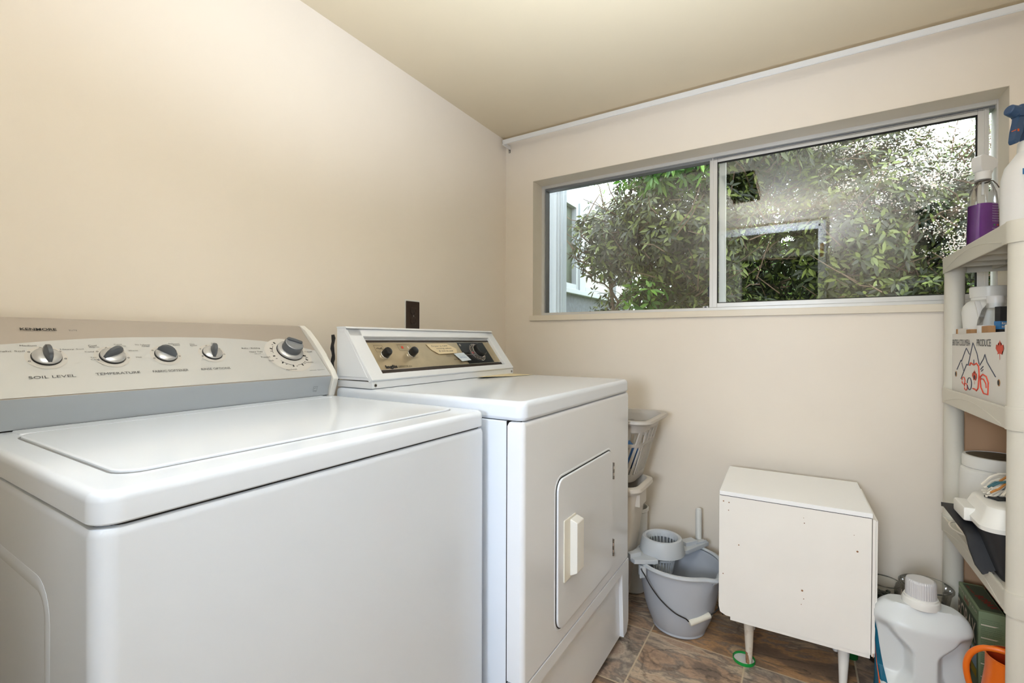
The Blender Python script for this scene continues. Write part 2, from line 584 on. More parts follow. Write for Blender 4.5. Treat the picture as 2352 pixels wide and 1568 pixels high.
def smooth_pts(p, k=5):
    """Catmull-Rom through the points"""
    p = [Vector(q) for q in p]
    out = []
    for i in range(len(p) - 1):
        a, b_, c, d = p[max(i - 1, 0)], p[i], p[i + 1], p[min(i + 2, len(p) - 1)]
        for j in range(k):
            t = j / k
            out.append(.5 * ((2 * b_) + (c - a) * t + (2 * a - 5 * b_ + 4 * c - d) * t * t + (3 * b_ - a - 3 * c + d) * t ** 3))
    out.append(p[-1])
    return out


def world_of(o):
    m = Matrix.Identity(4)
    while o is not None:
        m = Matrix.LocRotScale(o.location, o.rotation_euler, o.scale) @ m
        o = o.parent
    return m


def thing(name, label, cat, loc=(0, 0, 0), rot=(0, 0, 0), group=None):
    o = bpy.data.objects.new(name, None)
    COL.objects.link(o)
    o.location = loc; o.rotation_euler = rot
    o.empty_display_size = 0.05
    o['label'] = label; o['category'] = cat
    if group:
        o['group'] = group
    return o


def tag(o, label, cat, group=None, kind=None):
    o['label'] = label; o['category'] = cat
    if group:
        o['group'] = group
    if kind:
        o['kind'] = kind
    return o


def struct(mb, name, parent=None, **kw):
    o = mb.build(name, parent, **kw)
    if parent is None:
        o['kind'] = 'structure'
    return o


def frame_m(o, xd, yd):
    """matrix with local x, y along the given directions, z = cross"""
    xd, yd = Vector(xd).normalized(), Vector(yd).normalized()
    zd = xd.cross(yd)
    m = Matrix.Identity(4)
    for i in range(3):
        m[i][0], m[i][1], m[i][2], m[i][3] = xd[i], yd[i], zd[i], o[i]
    return m


# ================================================================== ROOM
b = MB(); b.box(FLOORM, -1.45, 1.0, -0.1, YW + 0.15, -0.1, 0)
struct(b, 'floor')
# ceiling with the small hatch above the doorway side of the room
hx0, hx1, hy0, hy1 = -0.41, -0.24, 0.56, 1.13
b = MB()
b.box(CEIL, -1.45, hx0, -0.1, YW + 0.15, ZC, ZC + 0.1)
b.box(CEIL, hx1, 1.0, -0.1, YW + 0.15, ZC, ZC + 0.1)
b.box(CEIL, hx0, hx1, -0.1, hy0, ZC, ZC + 0.1)
b.box(CEIL, hx0, hx1, hy1, YW + 0.15, ZC, ZC + 0.1)
struct(b, 'ceiling', smooth=False)
b = MB()
b.box(DKBROWN, hx0 - 0.01, hx0, hy0, hy1, ZC, ZC + 0.35); b.box(DKBROWN, hx1, hx1 + 0.01, hy0, hy1, ZC, ZC + 0.35)
b.box(DKBROWN, hx0, hx1, hy0 - 0.01, hy0, ZC, ZC + 0.35); b.box(DKBROWN, hx0, hx1, hy1, hy1 + 0.01, ZC, ZC + 0.35)
b.box(DKBROWN, hx0, hx1, hy0, hy1, ZC + 0.35, ZC + 0.36)
b.box(WOODL, hx0, hx1, hy0 - 0.02, hy0, ZC - 0.03, ZC + 0.02)
b.box(WOODL, hx1, hx1 + 0.008, hy0, hy1, ZC - 0.015, ZC + 0.02)
struct(b, 'trim_4')

b = MB(); b.box(WALL, XW - 0.1, XW, -0.1, YW + 0.15, 0, ZC)
struct(b, 'wall_left')
# window wall: one mesh with the opening cut out
b = MB()
y0, y1 = YW, YW + 0.15
b.box(WALL, XW, WX0, y0, y1, 0, ZC)
b.box(WALL, WX1, 0.95, y0, y1, 0, ZC)
b.box(WALL, WX0, WX1, y0, y1, 0, WZ0 - 0.02)
b.box(WALL, WX0, WX1, y0, y1, WZ1, ZC)
struct(b, 'wall_front', smooth=False)
# painted reveal boards lining the opening
b = MB()
b.box(REVEAL, WX0 - 0.001, WX0 + 0.001, YW + 0.001, YW + 0.11, WZ0, WZ1)
b.box(REVEAL, WX1 - 0.001, WX1 + 0.001, YW + 0.001, YW + 0.11, WZ0, WZ1)
b.box(REVEAL, WX0, WX1, YW + 0.001, YW + 0.11, WZ1 - 0.001, WZ1 + 0.001)
struct(b, 'trim_1')
# sill board
b = MB(); b.box(REVEAL, WX0 - 0.012, WX1 + 0.012, YW - 0.012, YW + 0.12, WZ0 - 0.026, WZ0, bev=0.002)
struct(b, 'trim_2')
# right wall: a slanted piece beside the doorway, then straight
b = MB()
b.prism(WALL, [(0.193, YB), (XR, 0.763), (XR, YW), (XR + 0.1, YW), (XR + 0.1, 0.72), (0.26, YB - 0.1), (0.193, YB - 0.1)], 0, ZC, axis='z')
struct(b, 'wall_right', smooth=False)
# wall with the doorway
DX0, DX1, DZ = -0.56, 0.136, 1.943
b = MB()
b.box(WALL, XW, DX0, YB - 0.1, YB, 0, ZC); b.box(WALL, DX1, 0.193, YB - 0.1, YB, 0, ZC); b.box(WALL, DX0, DX1, YB - 0.1, YB, DZ, ZC)
struct(b, 'wall_back', smooth=False)
b = MB()
b.box(TRIMW, DX1, DX1 + 0.038, YB, YB + 0.012, 0, DZ + 0.028, bev=0.002)
b.box(TRIMW, DX0 - 0.038, DX0, YB, YB + 0.012, 0, DZ + 0.028, bev=0.002)
b.box(TRIMW, DX0, DX1, YB, YB + 0.012, DZ, DZ + 0.028, bev=0.002)
b.box(TRIMW, DX1 - 0.012, DX1, YB - 0.1, YB + 0.002, 0, DZ); b.box(TRIMW, DX0, DX0 + 0.012, YB - 0.1, YB + 0.002, 0, DZ)
b.box(TRIMW, DX0, DX1, YB - 0.1, YB + 0.002, DZ - 0.012, DZ)
o = struct(b, 'door_1')
b = MB(); b.box(CARDB, DX1 - 0.002, DX1 + 0.02, YB + 0.011, YB + 0.016, 1.69, 1.79)
b.build('hinge', o)
# passage behind the doorway with a further dark doorway
b = MB()
b.box(HALL, -1.6, 1.0, -1.30, -1.20, 1.9, 2.068); b.box(HALL, -1.6, -0.52, -1.30, -1.20, 0, 1.9); b.box(HALL, 0.32, 1.0, -1.30, -1.20, 0, 1.9)
b.box(HALL, -1.7, -1.6, -1.3, YB - 0.1, 0, 2.068); b.box(HALL, 1.0, 1.1, -1.3, YB - 0.1, 0, 2.068)
b.box(HALL, -1.7, 1.1, -1.3, YB - 0.1, 2.068, 2.168)
b.box(BLACKM, -0.6, 0.4, -2.2, -2.1, 0, 2.1); b.box(BLACKM, -0.7, -0.6, -2.2, -1.3, 0, 2.1); b.box(BLACKM, 0.4, 0.5, -2.2, -1.3, 0, 2.1); b.box(BLACKM, -0.7, 0.5, -2.2, -1.3, 2.1, 2.2)
struct(b, 'wall_passage', smooth=False)
b = MB(); b.box(FLOORM, -1.7, 1.1, -2.2, -0.1, -0.1, -0.001)
struct(b, 'floor_passage')
b = MB(); b.box(TRIMW, -0.56, -0.52, -1.2, -1.185, 0, 1.94); b.box(TRIMW, 0.32, 0.36, -1.2, -1.185, 0, 1.94); b.box(TRIMW, -0.52, 0.32, -1.2, -1.185, 1.9, 1.94)
struct(b, 'door_2')

# ------------------------------------------------------------------ window
wy = YW + 0.092
win = bpy.data.objects.new('window_1', None); COL.objects.link(win); win.location = (WX0, wy, WZ0); win['kind'] = 'structure'
b = MB()
f0, f1 = wy, wy + 0.012
b.box(ALU, WX0, WX0 + 0.014, f0, f1 + .04, WZ0, WZ1, bev=.001); b.box(ALU, WX1 - 0.005, WX1, f0, f1 + .04, WZ0, WZ1)
b.box(ALU, WX0 + .014, WX1 - .005, f0, f1, WZ1 - 0.015, WZ1, bev=.001); b.box(ALU, WX0 + .014, WX1 - .005, f0, f1 + .008, WZ0, WZ0 + 0.018, bev=.001)
b.box(ALUG, WX0 + .014, WX1 - .005, f1 + .001, f1 + .04, WZ1 - 0.024, WZ1 - .002)
b.box(ALUG, WX0 + .014, WX0 + .02, f1, f1 + .04, WZ0 + .018, WZ1 - .024)
b.box(ALU, WX0 + .014, WX1 - .005, f1 + .02, f1 + .045, WZ0, WZ0 + 0.012)
b.build('window_frame', win)
sx0, sx1, sz0, sz1 = -0.326, 0.531, WZ0 + .019, WZ1 - .0165
gx0, gx1, gz0, gz1 = -0.296, 0.503, 1.205, 1.799
ys = wy + 0.013
b = MB()
b.box(ALU, sx0, gx0, ys, ys + .02, sz0, sz1, bev=.0015); b.box(ALU, gx1, sx1, ys, ys + .02, sz0, sz1, bev=.0015)
b.box(ALU, gx0, gx1, ys, ys + .02, sz0, gz0, bev=.0015); b.box(ALU, gx0, gx1, ys, ys + .02, gz1, sz1, bev=.0015)
b.box(ALU, sx0 + .010, sx0 + .014, ys - .003, ys + .002, sz0, sz1); b.box(ALU, sx1 - .012, sx1 - .008, ys - .003, ys + .002, sz0, sz1 - .007)
b.box(ALU, sx0, sx1 - .001, ys - .001, ys + .002, sz1 - .006, sz1 - .004)
sash = b.build('sliding_sash', win)
b = MB()
for (a0, a1, c0, c1) in ((gx0, gx0 + .003, gz0, gz1), (gx1 - .003, gx1, gz0, gz1), (gx0, gx1, gz0, gz0 + .003), (gx0, gx1, gz1 - .004, gz1)):
    b.box(GAP, a0, a1, ys + .002, ys + .012, c0, c1)
b.build('gasket', sash)
b = MB(); b.box(PANE, gx0, gx1, ys + .006, ys + .010, gz0, gz1); b.build('glass_pane', sash)
b = MB(); b.prism(BLACK, [(sx0, 1.232), (sx0 - .010, 1.236), (sx0 - .006, 1.243), (sx0 - .005, 1.260), (sx0 - .010, 1.272), (sx0, 1.279)], ys + .004, ys + .018, axis='y')
b.build('finger_pull', sash)
b = MB(); b.box(NICKEL, sx0 - .026, sx0 - .003, ys - .004, ys + .012, WZ0 + .010, WZ0 + .026, bev=.001)
b.cyl(BLACK, (sx0 - .014, ys - .0055, WZ0 + .020), (sx0 - .014, ys - .003, WZ0 + .020), .0045); b.build('sash_stop', win)
b = MB(); b.box(PANE, WX0 + .020, -0.285, ys + .034, ys + .038, WZ0 + .012, WZ1 - .024); b.build('glass_pane', win)
b = MB(); b.box(ALU, -0.292, -0.266, ys + .028, ys + .040, WZ0 + .012, WZ1 - .024, bev=.001); b.build('fixed_stile', win)

# ------------------------------------------------------------------ curtain rod
yr = YW - 0.080
rod = thing('curtain_rod', 'long flat white curtain rod running along the top of the window wall', 'curtain rod', (-1.258, yr, 2.024))
b = MB()
b.box(RODW, -1.258, 0.66, yr, yr + .007, 2.016, 2.038, bev=.002)
b.box(RODW, -0.25, 0.66, yr - .0015, yr + .0075, 2.0175, 2.0365, bev=.002)
b.box(RODW, -1.258, -1.252, yr, YW - .008, 2.014, 2.030, bev=.001)
b.build('rail', rod)
b = MB(); b.box(NICKEL, -1.2605, -1.2585, yr + .012, YW, 2.016, 2.026); b.box(NICKEL, -1.268, -1.257, YW - .003, YW, 2.001, 2.030, bev=.001)
b.cyl(CHROME, (-1.262, YW - .005, 2.006), (-1.262, YW, 2.006), .003)
b.build('bracket', rod)

# ------------------------------------------------------------------ wall outlet
ot = thing('wall_outlet', 'dark brown duplex wall outlet with a thin white edge above the dryer', 'wall outlet', (XW, 1.346, 1.14))
b = MB(); b.rrect(WHITEP, 1.3055, 1.3875, 1.076, 1.2015, .002, [(0, XW), (0, XW + .0015)], axis='x'); b.build('backing', ot)
b = MB(); b.rrect(OUTB, 1.311, 1.382, 1.081, 1.196, .003, [(0, XW + .001), (0, XW + .004), (.002, XW + .007)], axis='x'); b.build('cover_plate', ot)
for zc in (1.158, 1.120):
    b = MB(); b.rrect(OUTB, 1.331, 1.362, zc - .014, zc + .014, .011, [(0, XW + .006), (0, XW + .009), (.001, XW + .010)], axis='x')
    b.box(GAP, XW + .0095, XW + .0104, 1.339, 1.341, zc - .003, zc + .007); b.box(GAP, XW + .0095, XW + .0104, 1.352, 1.354, zc - .003, zc + .006)
    b.cyl(GAP, (XW + .0095, 1.3465, zc - .008), (XW + .0104, 1.3465, zc - .008), .0026)
    b.build('receptacle', ot)
b = MB(); b.cyl(NICKEL, (XW + .006, 1.3465, 1.139), (XW + .0085, 1.3465, 1.139), .003); b.build('screw', ot)

# ================================================================== WASHING MACHINE
wf, wb, wl, wr = -0.595, -1.262, 0.177, 0.860
wm = thing('washing_machine', 'white top-loading washing machine with silver console and five dials, nearest machine', 'washing machine', ((wf + wb) / 2, (wl + wr) / 2, 0))
b = MB()
b.rrect(ENAMEL, wb, wf, wl, wr, .022, [(.004, .012), (0, .016), (0, .842), (.003, .850), (.009, .8538)], seg=6, rr=(.022, .004, .004, .022))
b.box(GAP, wb + .03, wf - .014, wl + .012, wr - .012, .0, .02)
cab = b.build('cabinet', wm)
# pressed panel outline on the left side
b = MB(); b.rrect(ENAMEL, -1.14, -0.725, .10, .765, .045, [(0, wl + .001), (0, wl - .0002), (.006, wl - .0012), (.012, wl - .0012), (.018, wl - .0002), (.018, wl + .001)], axis='y', cap0=False, cap1=False)
b.build('side_panel', wm)
b = MB(); b.rrect(GAP, wb + .02, wf - .006, wl + .006, wr - .006, .022, [(0, .850), (0, .8585)]); b.build('seam', wm)
b = MB()
b.rrect(ENAMEL, wb, wf, wl, wr, .026, [(.002, .8550), (0, .857), (0, .878), (.001, .8835), (.0035, .8870), (.007, .8888), (.011, .8894)], seg=8, rr=(.026, .004, .004, .026))
b.build('top_panel', wm)
# lid
b = MB()
b.rrect(ALUG, -1.0645, -0.657, .2165, .830, .030, [(0, .888), (0, .8900)], seg=6)
b.build('lid_seam', wm)
b = MB()
b.rrect(ENAMEL, -1.063, -0.659, .219, .828, .030, [(0, .888), (0, .8905), (.0006, .8920), (.002, .8928), (.005, .8930)], seg=8)
b.build('lid', wm)
b = MB(); b.rrect(ENAMEL, -1.12, -1.068, .225, .82, .006, [(0, .889), (.002, .892)], seg=4); b.build('hinge_strip', wm)
# console
b = MB()
capp = [(-1.262, .8885), (-1.115, .8885), (-1.111, .905), (-1.097, .938), (-1.112, .962), (-1.150, 1.003), (-1.190, 1.042), (-1.225, 1.072), (-1.250, 1.087), (-1.268, 1.086)]
b = MB(); b.prism(WHITEP, capp, .843, .860, bev=.003); b.build('end_cap', wm)
b = MB(); b.prism(WHITEP, capp, .177, .194, bev=.003); b.build('end_cap', wm)
b = MB(); b.prism(SILVERDK, [(-1.262, .892), (-1.121, .892), (-1.119, .905), (-1.106, .945), (-1.262, .9455)], .195, .842); b.build('toe_strip', wm)
b = MB(); b.box(GAP, -1.255, -1.126, .195, .842, .8888, .8925); b.build('console_seam', wm)
P0 = Vector((-1.106, 0, .945)); P1 = Vector((-1.249, 0, 1.082)); ud = (P1 - P0).normalized(); nd = Vector((-ud.z, 0, ud.x)) * -1
if nd.x < 0: nd = -nd
SL = (P1 - P0).length


def wc(y, s, h=0.0):
    return P0 + Vector((0, y, 0)) + ud * s + nd * h


b = MB()
pr = [(-1.262, .946), (P0.x, P0.z), (P1.x, P1.z), (-1.258, 1.086), (-1.266, 1.084)]
b.prism(SILVER, pr, .195, .842); console = b.build('control_panel', wm)
# lower swept face: slightly raised plate with the curved upper border
arc = [(.196, .1255), (.25, .1325), (.30, .140), (.36, .1465), (.42, .1500), (.50, .1515), (.597, .1500), (.65, .1455), (.702, .1395), (.76, .126), (.814, .1095), (.841, .100)]
b = MB()
bot = [wc(.196, .002, .0008), wc(.841, .002, .0008)]
ring_t = [wc(.196, .002, .0009), wc(.841, .002, .0009)] + [wc(y, s, .0009) for y, s in arc[::-1]]
b.poly(SILVER2, ring_t)
b.build('swept_face', console)


def pad(mb, m, y, s, rad, h, cut=None):
    mb.poly(m, [wc(y + rad * math.cos(t * PI / 24), s + rad * math.sin(t * PI / 24), h) for t in range(48)])


Mc = frame_m((0, 0, 0), (0, 1, 0), ud)   # x along y, y up the face, z = normal
zdir = Vector((0, 1, 0)).cross(ud)


def onface(y, s):
    m = frame_m(wc(y, s, 0), (0, 1, 0), ud)
    if zdir.dot(nd) < 0:
        m = frame_m(wc(y, s, 0), (0, -1, 0), ud)
    return m


sgn = 1 if zdir.dot(nd) > 0 else -1
knobs = [(.282, .0945, R(2)), (.378, .093, R(-62)), (.471, .094, R(48)), (.566, .0965, R(-12))]
for y, s, a in knobs:
    b = MB(); pad(b, PADC, y, s, .029, .0014); b.build('dial_ring', wm)
    mm = onface(y, s)
    b = MB()
    b.lathe(GAP, [(.0208, .001), (.0212, .003), (.0208, .005)], seg=40, cap0=True, mtx=mm)
    b.lathe(KNOBSK, [(.0206, .004), (.0202, .007), (.017, .0095), (.012, .011), (.004, .0115)], seg=40, cap1=True, mtx=mm)
    kn = b.build('knob', wm)
    g = MB()
    tb_m = mm @ Matrix.Rotation(a, 4, 'Z')
    rings = []
    for k in range(9):
        t = -1 + 2 * k / 8
        yy = .0185 * t
        hh = .008 + .020 * math.sqrt(max(0.02, 1 - t * t * .9)); ww = .0062 * math.sqrt(max(.12, 1 - t * t * .82))
        rings.append([(-ww, yy, .006), (ww, yy, .006), (ww * .9, yy, hh * .75), (ww * .5, yy, hh), (-ww * .5, yy, hh), (-ww * .9, yy, hh * .75)])
    g.loops(KNOBG, rings, mtx=tb_m)
    g.build('grip', kn)
# timer dial
y, s = .762, .097
b = MB(); pad(b, PADC, .754, .085, .062, .0014)
b.build('dial_ring', wm)
mm = onface(y, s)
b = MB()
b.lathe(GAP, [(.0345, .001), (.035, .003), (.0345, .005)], seg=48, cap0=True, mtx=mm)
b.lathe(KNOBSK, [(.0343, .004), (.0335, .009), (.029, .012), (.024, .013)], seg=48, cap1=True, mtx=mm)
td = b.build('timer_dial', wm)
b = MB()
b.lathe(KNOBG, [(.0245, .012), (.0255, .016), (.0248, .029), (.0235, .032)], seg=48, cap0=True, cap1=True, mtx=mm)
b.lathe(KNOBF, [(.0230, .0322), (.0215, .0332), (.0205, .0330)], seg=48, cap1=True, mtx=mm)
b.box(KNOBG, -.0200, .0200, .0050, .0150, .026, .0385, bev=.004, seg=3, mtx=mm @ Matrix.Rotation(R(-28), 4, 'Z'))
b.box(KNOBSK, -.021, .021, -.0024, -.0014, .0325, .0337, mtx=mm @ Matrix.Rotation(R(-28), 4, 'Z'))
b.build('grip', td)
b = MB(); b.prism(GAP, [(-.003, 0), (.003, 0), (0, .008)], .001, .003, axis='z', mtx=mm @ Matrix.Rotation(R(-118), 4, 'Z') @ Matrix.Translation((0, .0345, 0))); b.build('pointer', td)
# printing
YD = (0, sgn, 0)
b = MB()


def wt(txt, yl, s, w, h, m=PRINT, bold=0.0):
    """txt with its left end at y=yl and base line at s"""
    b.text(m, txt, wc(yl, s, .0012), YD, ud, w, h, bold)


def cut():
    global b
    b.build('lettering', wm, smooth=False)
    b = MB()


wt('KENMORE', .259, .1665, .050, .0070, PRINTD, .02)
wt('ELITE', .327, .1665, .012, .0035)
cut()
wt('SOIL LEVEL', .251, .0430, .062, .0062)
wt('Light Soil', .222, .1095, .034, .0040); wt('Medium', .252, .1240, .022, .0038); wt('Heavy Soil', .304, .1130, .034, .0040)
cut()
wt('TEMPERATURE', .342, .0440, .070, .0062)
wt('Cold', .338, .1060, .014, .0035); wt('Warm', .408, .1075, .016, .0035); wt('Tap', .343, .0900, .010, .0035); wt('Cold', .343, .0845, .012, .0035)
wt('Cool', .347, .1235, .013, .0035); wt('Warm', .347, .1190, .016, .0035); wt('Cool', .388, .1260, .013, .0035); wt('Warm', .391, .1215, .016, .0035); wt('Hot', .416, .0880, .010, .0035)
cut()
wt('FABRIC SOFTENER', .434, .0440, .066, .0062)
wt('No Softener', .424, .1250, .027, .0035); wt('Added', .434, .1205, .014, .0035); wt('Softener', .486, .1280, .022, .0035); wt('Added', .493, .1235, .014, .0035)
cut()
wt('RINSE OPTIONS', .526, .0440, .062, .0062)
wt('One', .528, .1260, .010, .0035); wt('Rinse', .528, .1215, .014, .0035); wt('2nd', .575, .1290, .009, .0035); wt('Rinse', .575, .1245, .013, .0035)
cut()
wt('Bulky / Bedding', .640, .1090, .046, .0052, PRINTD); wt('Heavy Duty', .654, .0960, .034, .0052, PRINTD); wt('with soak', .664, .0905, .016, .0028)
wt('Prewash', .676, .0770, .024, .0048, PRINTD); wt('Soak', .690, .0640, .014, .0048, PRINTD); wt('Handwash', .722, .0290, .030, .0048, PRINTD)
wt('Delicate', .788, .0520, .024, .0048, PRINTD); wt('Casual', .806, .0930, .022, .0048, PRINTD); wt('Normal', .774, .1470, .022, .0036)
wt('Ultimate  Selection', .786, .0230, .046, .0028)
for t in range(10):
    a = R(20 + t * 34)
    if t in (2,):
        continue
    c = wc(.758 + .0475 * math.cos(a), .090 + .0475 * math.sin(a), .0016)
    m2 = frame_m(c, (0, math.cos(a) * sgn, 0) if 0 else (0, 1, 0), ud)
    b.box(PRINTD, -.003, .003, -.0018, .0018, 0, .0003, mtx=m2 @ Matrix.Rotation(a, 4, 'Z'))
    a2 = a + R(12)
    c = wc(.758 + .0475 * math.cos(a2), .090 + .0475 * math.sin(a2), .0016)
    b.box(PRINT, -.0022, .0022, -.0008, .0008, 0, .0003, mtx=frame_m(c, (0, 1, 0), ud))
for a0, a1 in ((140, 178), (215, 262), (275, 318), (325, 352)):
    b.tube(PRINTD, [wc(.758 + .044 * math.cos(R(a)), .090 + .044 * math.sin(R(a)), .0016) for a in range(a0, a1, 4)], .0005, seg=4)
b.build('lettering', wm, smooth=False)
b = MB()
for y, s, _ in knobs:
    for a in (35, 100, 145, 200, -10):
        c = wc(y + .0255 * math.cos(R(a)), s + .0255 * math.sin(R(a)), .0018)
        b.tube(PRINT, [c + Vector((0, .0016 * math.cos(R(k)), 0)) + ud * .0016 * math.sin(R(k)) for k in range(0, 360, 60)], .00035, seg=4, closed=True)
    b.build('setting_marks', wm, smooth=False)
    b = MB()
b.bm.free()
# small certification mark on the toe strip
b = MB()
tu = Vector((.013, 0, .038)).normalized(); tp = Vector((-1.1165, .790, .908)) + Vector((.002, 0, 0))
for (a0, a1, c0, c1) in ((0, .012, 0, .0006), (0, .012, .0114, .012), (0, .0006, 0, .012), (.0114, .012, 0, .012)):
    b.poly(PRINT, [tp + Vector((0, p * 1.0, 0)) + tu * q for p, q in ((a0, c0), (a1, c0), (a1, c1), (a0, c1))])
b.tube(PRINT, [tp + Vector((0, .002, 0)) + tu * .005, tp + Vector((0, .006, 0)) + tu * .008, tp + Vector((0, .010, 0)) + tu * .007], .0004, seg=4)
b.text(PRINT, 'energy', tp + tu * -.004, (0, 1, 0), tu, .012, .003)
b.build('certification_mark', wm, smooth=False)

# ================================================================== DRYER
df, db, dl, dr = -0.508, -1.128, 0.876, 1.613
dx = thing('clothes_dryer', 'white clothes dryer with bronze control panel standing beyond the washer near the window', 'dryer', ((df + db) / 2, (dl + dr) / 2, 0))
b = MB()
b.box(ENAMEL, db, -.5525, dl, dr, .02, .866, bev=.003)
b.box(GAP, db + .03, df - .045, dl + .02, dr - .02, 0, .03)
b.build('cabinet', dx)
b = MB(); b.box(GAP, -.553, -.5505, dl + .0015, dr - .0015, .03, .866); b.build('seam', dx)
b = MB()
b.rrect(ENAMEL2, -.5505, df, dl, dr, .010, [(.004, .286), (0, .290), (0, .855), (.003, .863), (.009, .8665)], seg=5, rr=(.012, .001, .001, .012))
fp = b.build('front_panel', dx)
b = MB(); b.box(GAP, -1.1, df - .010, dl + .008, dr - .008, .8645, .873); b.build('top_seam', dx)
b = MB()
b.rrect(ENAMEL, db, df, dl, dr, .022, [(.004, .868), (.001, .872), (0, .876), (0, .898), (.002, .905), (.006, .909), (.012, .911)], seg=7, rr=(.022, .004, .004, .022))
b.build('top_panel', dx)
# toe panel with recessed centre
b = MB()
tz = .284
b.box(ENAMEL2, -.5505, df - .013, dl, dr, .03, tz)
b.prism(ENAMEL2, [(dl, .030), (dl, tz - .004), (dl + .004, tz), (dr - .004, tz), (dr, tz - .004), (dr, .062), (dr - .018, .032), (dr - .052, .030),
                  (dr - .070, tz - .032), (dl + .070, tz - .032), (dl + .05, .030)], df - .0145, df, axis='x')
b.build('toe_panel', dx)
# door
b = MB(); b.rrect(GAP, 1.0335, 1.4330, .3235, .7025, .034, [(0, df - .001), (0, df + .0015)], axis='x'); b.build('door_seam', dx)
b = MB()
b.rrect(ENAMEL2, 1.026, 1.4405, .316, .7095, .040, [(0, df - .001), (.001, df + .0004), (.003, df + .001), (.0052, df + .001), (.0062, df + .0004), (.0064, df - .001)], axis='x', cap0=False, cap1=False)
b.build('door_surround', dx)
b = MB()
b.rrect(ENAMEL2, 1.0360, 1.4305, .326, .7000, .031, [(0, df), (0, df + .0035), (.001, df + .0055), (.003, df + .0065)], axis='x')
door = b.build('door', dx)
b = MB()
b.rrect(CREAMP, 1.066, 1.137, .436, .592, .003, [(0, df + .006), (0, df + .009), (.002, df + .010)], axis='x')
b.prism(WHITEP, [(.440, df + .009), (.452, df + .030), (.580, df + .030), (.588, df + .009)], 1.098, 1.142, axis='y', mtx=Matrix(((0, 0, 1, 0), (0, 1, 0, 0), (1, 0, 0, 0), (0, 0, 0, 1))), bev=.003)
b.build('door_handle', door)
for z0, z1 in ((.604, .657), (.360, .413)):
    b = MB()
    for k in range(5):
        zz = z0 + (z1 - z0) * k / 5
        b.cyl(CHROME if k % 2 else NICKEL, (df + .006, 1.4365, zz + .0006), (df + .006, 1.4365, zz + (z1 - z0) / 5 - .0006), .0036, seg=12)
    b.box(GAP, df, df + .003, 1.4325, 1.4405, z0, z1)
    b.build('hinge', door)
# console
b = MB()
b.prism(ENAMEL2, [(-1.128, .912), (-.985, .912), (-.985, .931), (-1.128, .931)], dl + .004, dr - .002, bev=.001)
b.build('console_base', dx)
for y in (dl + .004, dr - .002):
    pass
b = MB(); b.cyl(NICKEL, (-.992, dl + .015, .921), (-.9835, dl + .015, .921), .0045); b.cyl(GAP, (-.9838, dl + .015, .921), (-.9832, dl + .015, .921), .0028)
b.build('screw', dx)
b = MB(); b.cyl(NICKEL, (-.992, dr - .014, .921), (-.9835, dr - .014, .921), .0045); b.build('screw', dx)
Q0 = Vector((-.982, 0, .937)); Q1 = Vector((-1.092, 0, 1.079)); du = (Q1 - Q0).normalized(); dn = Vector((du.z, 0, -du.x))
if dn.x < 0: dn = -dn
DL = (Q1 - Q0).length


def dc(y, s, h=0.0):
    return Q0 + Vector((0, y, 0)) + du * s + dn * h


def dslab(mb, m, y0, y1, s0, s1, h0, h1, bev=0):
    mtx = frame_m(Q0, (0, 1, 0), du)
    z = Vector((0, 1, 0)).cross(du)
    sg = 1 if z.dot(dn) > 0 else -1
    mb.box(m, y0, y1, s0, s1, sg * h0, sg * h1, bev=bev, mtx=mtx)


cy0, cy1 = dl + .001, dr - .003
oy0, oy1, os0, os1 = .926, 1.566, .019, .150
b = MB()
# wedge behind the recess, then four frame bars round the opening
back = [(-1.128, .934), (-.990, .934), (Q0.x - dn.x * .014, Q0.z - dn.z * .014), (Q1.x - dn.x * .014, Q1.z - dn.z * .014), (-1.116, 1.081), (-1.128, 1.081)]
b.prism(ENAMEL2, back, cy0 + .001, cy1 - .001)
sidep = [(-1.128, .934), (Q0.x - .004, .934), (Q0.x, Q0.z - .001), (Q1.x, Q1.z), (-1.116, 1.081), (-1.128, 1.081)]
b.prism(ENAMEL2, sidep, cy0 + .0008, cy0 + .030); b.prism(ENAMEL2, sidep, cy1 - .030, cy1 - .0008)
dslab(b, ENAMEL2, cy0, oy0, 0, DL, -.016, 0, .0025); dslab(b, ENAMEL2, oy1, cy1, 0, DL, -.016, 0, .0025)
dslab(b, ENAMEL2, cy0 + .0015, cy1 - .0015, -.002, os0, -.016, .001, .0025); dslab(b, ENAMEL2, cy0 + .0015, cy1 - .0015, os1, DL + .002, -.016, 0, .0025)
b.prism(ENAMEL2, [(-1.130, 1.078), (-1.084, 1.078), (-1.092, 1.0835), (-1.130, 1.0835)], cy0, cy1, bev=.001)
b.prism(ENAMEL2, [(-1.120, .942), (-1.000, .942), (-1.085, 1.062), (-1.094, 1.068), (-1.120, 1.068)], cy0 - .001, cy0 + .002, bev=.0008)
b.build('console', dx)
H = -.0118
b = MB(); dslab(b, DKBROWN, oy0, oy1, os0, os0 + .0175, -.0145, H); dslab(b, DKBROWN, oy0, oy1, os1 - .013, os1 - .005, -.0145, H)
dslab(b, CHROME, oy0, oy1, os0 + .0173, os0 + .0187, -.0145, H + .0006); dslab(b, CHROME, oy0, oy1, os1 - .015, os1 - .0135, -.0145, H + .0006)
b.build('dark_border', dx)
b = MB(); dslab(b, BRONZE, oy0 + .002, oy1 - .002, os0 + .0185, os1 - .013, -.0145, H - .0004); cpl = b.build('control_panel', dx)
b = MB(); dslab(b, BLACK, 1.357, 1.520, os0 + .020, os1 - .016, -.0140, H + .0004); b.build('dial_plate', dx)
dsg = 1 if Vector((0, 1, 0)).cross(du).dot(dn) > 0 else -1


def dface(y, s, h=H):
    return frame_m(dc(y, s, h), (0, dsg, 0), du)


